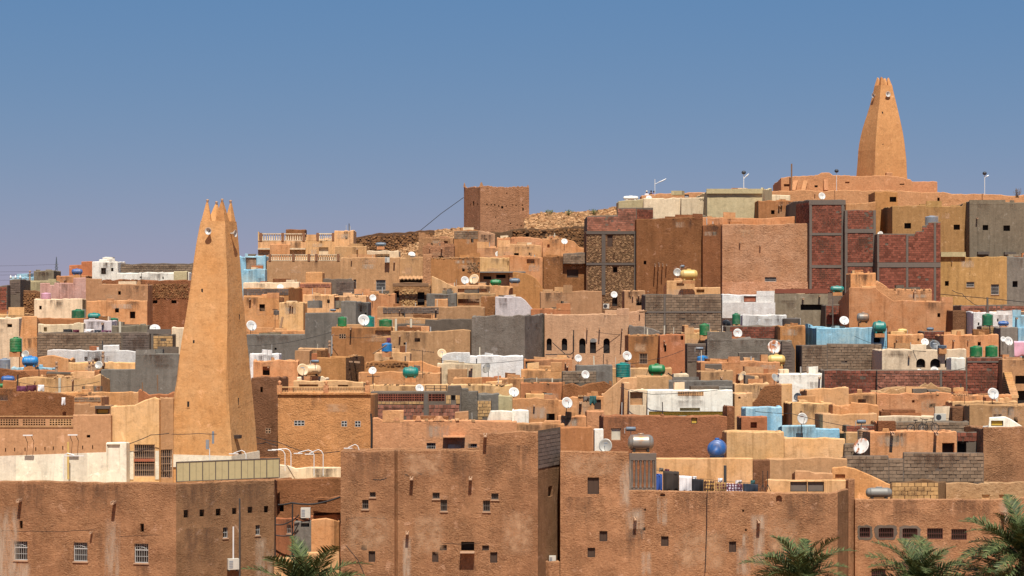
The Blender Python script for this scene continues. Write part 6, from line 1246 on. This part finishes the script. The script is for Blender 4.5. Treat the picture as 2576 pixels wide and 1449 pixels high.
cable('single wire slanting down left from the fort tower', [(1166,497,276),(1110,537,272),(1055,582,268)], .045)
for k, v in enumerate((667, 682, 690, 703)): cable(('topmost','second','third','lowest')[k]+' thin power line left of the pylon', [(-60,v+3,700),(60,v+1,800),(142,v-2,900)], .04)
cable('cable draped low across base of front minaret', [(320,1118,134.3),(380,1094,134.2),(425,1090,134.0)], .025, .02); cable('cable running along the minaret foot to right', [(432,1092,133.2),(500,1090,133.0),(545,1092,133.0)], .02, .02)
cable('thick cable bundle crossing the courtyard top', [(700,1270,132.6),(735,1265,132.3),(790,1268,131.9),(856,1250,131.6)], .06, .03); cable('cable bundle hanging down courtyard left corner', [(692,1300,132.0),(690,1360,131.9),(694,1449,131.8)], .06); cable('looping cable from courtyard corner to air conditioner', [(694,1320,131.7),(730,1312,131.4),(752,1295,131.2)], .04, .08); cable('low looping cable across orange courtyard wall', [(694,1346,131.7),(735,1346,131.5),(750,1320,131.3)], .04, .06)
cable('vertical black cable left of grey cement shaft', [(736,1268,131.6),(735,1400,131.6)], .05); cable('diagonal cable down the front centre house', [(870,1372,126.9),(900,1408,126.9),(918,1449,126.9)], .025)
cable('crack like black cable down front right house', [(1779,1234,128.6),(1778,1330,128.6),(1774,1440,128.6)], .022); cable('wires hanging in front of dark brown house by minaret', [(640,1098,142.5),(700,1112,141),(780,1140,139.5),(855,1135,138)], .025, .02); cable('lower wires in front of dark brown house by minaret', [(640,1116,142.5),(670,1112,141.5),(700,1120,141)], .03, .05)
cable('power wire across mustard house at right', [(2366,740,241),(2420,745,236),(2500,752,232),(2580,760,230)], .04); cable('second power wire sagging below mustard house', [(2395,730,240),(2420,738,238),(2440,757,236),(2460,768,234)], .035, .05); cable('black cable tangle beside green long tank', [(1680,938,166),(1700,945,166),(1715,935,166),(1722,950,166),(1705,955,166),(1690,945,166)], .05, .15)
cable('conduit line on the arched mud house', [(1443,830,195.7),(1443,885,195.7),(1436,891,195.7),(1372,892,195.7)], .05); cable('wire from roof bracket to arched mud house foot', [(1390,862,195),(1410,880,194),(1432,900,193)], .04)
cable('edge cable above pink brick house left column', [(933,1040,139.4),(936,1090,139.4),(934,1130,139.4)], .06)
# --- planks, ladders, small clutter
for lab, a, b, rad in (('brown plank leaning on short yellow house', (703.5,836,217), (711,798,218.4), .12), ('wooden pole on pinkish gable', (397,985,163), (396,943,163), .05), ('short wooden pole on pinkish gable', (359,985,162), (358,962,162), .05), ('white strut from blue neck tank', (938,890,176), (972,868,176.3), .06), ('timber beam on upper pinkish mud wall', (1608,785,198), (1627,783,198), .1)):
    o_ = P(*a); m = MB(); m.tube([P(*a), P(*b)], rad, 6); o = OB('plank', m.mesh('plank', 'stickw', o_)); o.location = o_; tag(o, lab, 'plank')
# --- laundry
def cloth(u0, v0, u1, v1, Y, mat, label, seed, name='laundry', dv=0):
    rr = random.Random(seed); m = MB(); nx, nz = 12, 7; ph0 = rr.uniform(0, 6); k_low = v1-v0 < 16; c = P((u0+u1)/2, v1, Y)
    for j in range(nz+1):
        for i in range(nx+1):
            f, g = i/nx, j/nz; u = u0+(u1-u0)*f; v = v0+dv*f+(v1-v0-dv*f)*g; p = P(u, v, Y); p.y += (.05*math.sin(f*17+ph0)+.05*math.sin(f*8+ph0*2)+.03*math.sin(g*5+f*4))*(.4+g); p.z += rr.uniform(-.012,.012)-(.06*math.sin(f*6.28*2+ph0)+.04*math.sin(f*13))*g*(.5 if k_low else 1); m.v.append(p)
    for j in range(nz):
        for i in range(nx): a = j*(nx+1)+i; m.f.append((a+nx+1, a+nx+2, a+1, a))
    o = OB(name, m.mesh(name, mat, c, True)); o.location = c; md = o.modifiers.new('thick', 'SOLIDIFY'); md.thickness = .012; tag(o, label, 'laundry', 'washing hung out to dry')
for k, a in enumerate(((1650,1191,1666,1229,129.9,'cblue','blue shirt at left end of long washing line'),(1668,1184,1708,1229,129.7,'ccamo','dark patterned blanket hung near blue shirt'),(1709,1196,1740,1231,129.6,'cwhite','white towel with small orange mark on line'),(1740,1204,1770,1232,129.6,'cblack','black cloth between white towel and gold rug'),(1771,1208,1797,1232,129.6,'carpetgold','gold patterned rug hung on washing line'),(1799,1212,1826,1233,129.6,'carpetred','dark red rug hung on washing line'),(1828,1216,1868,1234,129.6,'motif','maroon cloth with white flower motifs'),(1869,1216,1907,1235,129.6,'cjean','row of dark jeans at right end of washing line'),
  (1742,1198,1752,1210,130.1,'cwhite','small white sock pair above black cloth'),(1672,1180,1684,1190,130.3,'cmaroon','small maroon rag above dark patterned blanket'),(1888,1208,1900,1220,130.2,'cteal','small teal shirt above dark jeans'),(1806,1203,1818,1214,130.2,'cwhite','small white rag above dark red rug'),(159,828,182,837,200,'cblack','black garments on left roof washing line'),(183,829,200,837,200,'cmaroon','maroon garment on left roof washing line'),(211,828,237,836,200,'cwhite','white garment on left roof washing line'),(238,830,254,836,200,'cjean','blue grey garment on left roof washing line'),(255,831,280,835,200,'cpurple','purple garment on left roof washing line'),
  (42,971,66,985,164,'cpurple','purple cloth on line at left picture edge'),(66,969,93,985,164.2,'cmaroon','dark purple cloth beside white cloth at left'),(95,968,111,985,164,'cwhite','white cloth on line near left edge'),(1483,996,1500,1017,151.5,'cteal','teal cloth draped on orange terrace wall'),(1467,997,1482,1010,151.6,'conc','grey cloth draped beside teal cloth'),(973,850,983,864,186.7,'cpurple','checked purple cloth above blue neck tank'),(2551,858,2600,898,186,'tpink','pink patterned cloth at right picture edge'),(155,1000,164,1020,160.4,'cwhite','white rag hanging on rough brown house'),(1658,1177,1669,1186,132.9,'conc','small grey rag pinned on streaked terrace wall'),(1850,1208,1866,1217,130.2,'lilac','lilac shirt behind maroon cloth with motifs'))): cloth(*(a[:3]+(a[3]+9,)+a[4:] if k < 8 else a), seed=k, dv=2 if k < 8 else 0)
cable('washing line above the terrace laundry', [(1640,1180,129.8),(1700,1192,129.7),(1780,1206,129.65),(1910,1216,129.6)], .012, .01)
# --- chairs / stands
r = root('tripod_stand', 'thin dark tripod stand right of the jeans', 'stand', P(1925,1237,130.2)); m = MB()
m.tube([P(1919,1232,130.2), P(1919,1184,130.2)], .025, 5); m.tube([P(1931,1232,130.2), P(1931,1184,130.2)], .025, 5)
for u0, u1 in ((1919,1911),(1919,1926),(1931,1924),(1931,1939)): m.tube([P(u0,1218,130.2), P(u1,1236,130.1)], .02, 5)
part('legs', m, 'iron', r)
# --- bicycles
def bike(u, v, Y, label, lean):
    c = P(u, v, Y); r = root('bicycle', label, 'bicycle', c); r.rotation_euler = (lean, 0, .3)
    for x in (-.5, .5):
        m = MB(); m.tube([Vector((x+.3*math.cos(a), 0, .32+.3*math.sin(a))) for a in [2*math.pi*k/16 for k in range(17)]], .03, 5, False); w = OB('wheel', m.mesh('wheel', 'cable'), r)
        m = MB()
        for k in range(6): a = math.pi*k/6; m.tube([(x-.29*math.cos(a),0,.32-.29*math.sin(a)), (x+.29*math.cos(a),0,.32+.29*math.sin(a))], .008, 3)
        OB('spokes', m.mesh('spokes', 'steel'), w)
    m = MB(); m.tube([(-.5,0,.32),(-.15,0,.75),(.35,0,.78),(.5,0,.32)], .025, 5); m.tube([(-.15,0,.75),(0,0,.3),(.35,0,.75)], .025, 5); m.tube([(-.5,0,.32),(0,0,.3)], .02, 5); OB('frame', m.mesh('frame', 'iron'), r)
    m = MB(); m.tube([(.33,-.25,1.0),(.36,0,.95),(.33,.25,1.0)], .02, 5); m.tube([(.35,0,.78),(.36,0,.95)], .02, 5); OB('handlebar', m.mesh('handlebar', 'iron'), r)
    m = MB(); m.box((-.17,0,.86), .26, .13, .06); m.tube([(-.15,0,.75),(-.17,0,.87)], .02, 5); OB('saddle', m.mesh('saddle', 'cable'), r)
bike(2307,1089,143.6,'left dark bicycle before the grey block parapet', .1); bike(2337,1088,143.3,'right dark bicycle before the grey block parapet', -.15)
# --- people on the far roof
def person(u, vf, Y, shirt, label, arm, hat=None, facing=0):
    c = P(u, vf, Y); r = root('person', label, 'person', c, 'people on the far roof'); r.rotation_euler.z = facing
    vs = [(0,0,.95),(0,0,1.2),(0,0,1.42),(0,0,1.5),(0,-.02,1.62),(0,-.01,1.74),(-.19,0,1.4),(-.25,.02,1.12),(-.22,-.14,.92),(.19,0,1.4),(.25,0,1.14),(.2,-.2,1.2 if arm else .92),(-.1,0,.88),(-.11,-.01,.48),(-.11,0,.08),(-.11,-.14,.03),(.1,0,.88),(.11,-.01,.48),(.11,.02,.08),(.11,-.12,.03)]
    ed = [(0,1),(1,2),(2,3),(3,4),(4,5),(2,6),(6,7),(7,8),(2,9),(9,10),(10,11),(0,12),(12,13),(13,14),(14,15),(0,16),(16,17),(17,18),(18,19)]
    rad = [.15,.14,.13,.055,.095,.08,.06,.045,.035,.06,.045,.035,.09,.065,.045,.035,.09,.065,.045,.035]
    me = bpy.data.meshes.new('body'); me.from_pydata(vs, ed, []); me.materials.append(M_('skin')); o = OB('body', me, r); o.modifiers.new('skin', 'SKIN'); o.modifiers.new('sub', 'SUBSURF').levels = 1; o.modifiers[-1].render_levels = 1
    for k, sv in enumerate(me.skin_vertices[0].data): sv.radius = (rad[k], rad[k]); sv.use_root = (k == 0)
    m = MB(); m.lathe([(.17,.88),(.19,1.0),(.18,1.15),(.2,1.32),(.17,1.42),(.08,1.49),(.065,1.5)], 12, Matrix.Scale(.72, 4, (0,1,0))); m.tube([(-.17,0,1.42),(-.23,.01,1.25),(-.26,.02,1.12)], [.075,.07,.06], 8); m.tube([(.17,0,1.42),(.23,.0,1.27),(.26,0,1.13)], [.075,.07,.06], 8); OB('shirt', m.mesh('shirt', shirt, None, True), r)
    m = MB(); m.lathe([(.19,.1),(.2,.5),(.19,.9)], 12, Matrix.Scale(.7, 4, (0,1,0))); OB('trousers', m.mesh('trousers', 'cjean', None, True), r)
    m = MB()
    if hat: m.lathe([(.2,1.72),(.19,1.74),(.11,1.75),(.1,1.84),(.02,1.87)], 12)
    else: m.lathe([(.11,1.64),(.115,1.72),(.1,1.8),(.02,1.845)], 12, Matrix.Translation((0,.015,0)))
    OB('hat' if hat else 'hair', m.mesh('hat', hat or 'hair', None, True), r)
person(1627,513,287.5,'cwhite','person in white top and pale sun hat at far roof',False,'doorp'); person(1638,512,288,'cblack','person in dark top standing between two others on roof',True); person(1645,513,287.4,'cblue','person in blue top beside lamp post on far roof',False)
# --- palms
def frond_mesh(seed, L=3.2):
    rr = random.Random(seed); m = MB(); n = 46; pts = []; droop = rr.uniform(.8, 1.7)
    for k in range(n+1): f = k/n; pts.append(Vector((L*f*(1-.12*droop*f*f), 0, L*(.10*f-.34*droop*f**2.3))))
    m.tube(pts[::4]+[pts[-1]], [.035*(1-.85*k/12) for k in range(len(pts[::4])+1)], 4)
    for k in range(5, n+1):
        f = k/n; p = pts[k]; t = (pts[k]-pts[k-1]).normalized(); ll = .66*math.sin(math.pi*min(1, .18+f*.82))**.7*rr.uniform(.85, 1.1)+.1
        for sgn in (-1, 1):
            for q in (0,):
                sd = Vector((0, sgn, 0)); a = t*rr.uniform(.55, .95)+sd*rr.uniform(.6, .9)+Vector((0,0,rr.uniform(-.05,.45)*(1-q*.6))); a.normalize(); tip = p+a*ll+Vector((0,0,-.1*ll)); w = t*.034
                b = p+t*(q*.03); mid = b.lerp(tip, .5)+Vector((0,0,.04*ll)); m.v += [b-w*.6, b+w*.6, mid+w, mid-w, tip]; i = len(m.v); m.f += [(i-5,i-4,i-3,i-2), (i-2,i-3,i-1)]
    return m.mesh('frond', 'leaf')
FR = [frond_mesh(k) for k in range(6)]; DF = []
for k in range(2): q_ = FR[k].copy(); q_.materials.clear(); q_.materials.append(M_('deadleaf')); DF.append(q_)
def palm(u, v, Y, label, seed, n=34, scale=1.0, spread=1.0):
    rr = random.Random(seed); c = P(u, v, Y); g = ground_z(c.x, c.y); r = root('palm_tree', label, 'palm tree', Vector((c.x, c.y, g)), 'date palms'); m = MB(); k = 0; z = g-.3; prof = []
    while z < c.z: prof += [(.24,z),(.19,z+.14)]; z += .15
    m.lathe([(a, b) for a, b in prof], 12, Matrix.Translation((c.x, c.y, 0))); part('trunk', m, 'bark', r)
    for k in range(9):
        o = OB('dead_frond', DF[k % 2], r); s = scale*rr.uniform(.6,.8); o.matrix_local = Matrix.Translation(Vector((0,0,c.z-g-.2))) @ Matrix.Rotation(k*.7+rr.uniform(-.2,.2), 4, 'Z') @ Matrix.Rotation(math.radians(rr.uniform(45,70)), 4, 'Y') @ Matrix.Scale(s, 4)
    for k in range(n):
        a = k*2.39996+rr.uniform(-.3,.3); el = math.radians(82-95*(k/n)**.8*spread+rr.uniform(-8,8)); o = OB('frond', FR[rr.randint(0,5)], r); s = scale*rr.uniform(.8,1.15)*(1-.15*(k < 5))
        o.matrix_local = Matrix.Translation(Vector((0,0,c.z-g))) @ Matrix.Rotation(a, 4, 'Z') @ Matrix.Rotation(-el, 4, 'Y') @ Matrix.Rotation(rr.uniform(-.5,.5), 4, 'X') @ Matrix.Scale(s, 4)
palm(2018,1470,119,'palm in front of right end of laundry house',1,38,1.2); palm(2310,1474,119,'palm below the red grille windows',2,46,1.15); palm(2572,1400,117,'tall palm cut by the right picture edge',3,44,1.25); palm(775,1512,121,'palm in front of cable filled courtyard',4,46,1.45)
palm(2520,1500,116,'low palm at the bottom right corner',5,30,1.0)
# dry shrub tufts on the hill
for k, (u, v, Y) in enumerate(((1381,538,273),(1431,537,273),(1492,536,273),(2558,492,282))):
    c = P(u, v, Y); m = MB(); rr = random.Random(k)
    for _ in range(34): a = rr.uniform(0,6.28); t = c+Vector((math.cos(a)*rr.uniform(.1,.6), math.sin(a)*rr.uniform(.1,.4), rr.uniform(.0,.45) if k < 3 else rr.uniform(.2,.9))); m.tube([c+Vector((rr.uniform(-.3,.3),0,-.3)), t], [.02,.008], 3, False); m.poly([t, t+Vector((.12,0,.06)), t+Vector((.03,.03,.14))])
    o = OB('shrub', m.mesh('shrub', 'leaf' if k < 3 else 'bark', c)); o.location = c; tag(o, ['left dry shrub on the stony hill crest','middle dry shrub on the stony hill crest','right dry shrub on the stony hill crest','spiky dry plant behind rampart at right edge'][k], 'shrub')
for lab, pts in (('long roof cable from minaret to green tank', [(625,870,190),(720,862,189),(860,828,188)]), ('roof cable above ochre lattice window house', [(836,842,187.4),(900,850,186),(985,842,186)]), ('roof cable across white washed house', [(1100,905,173),(1200,915,172),(1320,905,172)]), ('roof cable from teal ribbed tank to brown orange house', [(1585,915,169),(1640,905,172),(1720,880,178)]), ('roof cable along red brick wall top', [(2206,938,167),(2330,945,166),(2430,925,166)]), ('roof cable between sky blue house and cream house', [(2150,846,188),(2230,872,180),(2330,884,177)]), ('cable crossing white streaked house', [(1560,975,150),(1640,992,149.4),(1845,976,149)]), ('cable from arched mud house to block wall', [(1500,835,195),(1560,842,196),(1625,815,206)]), ('cable above light blue courtyard', [(1900,1035,145),(1990,1040,143.5),(2130,1072,143)]), ('cable over tan terrace left of minaret', [(40,960,170),(140,975,168),(250,960,172)])): cable(lab, pts, .02, .015)
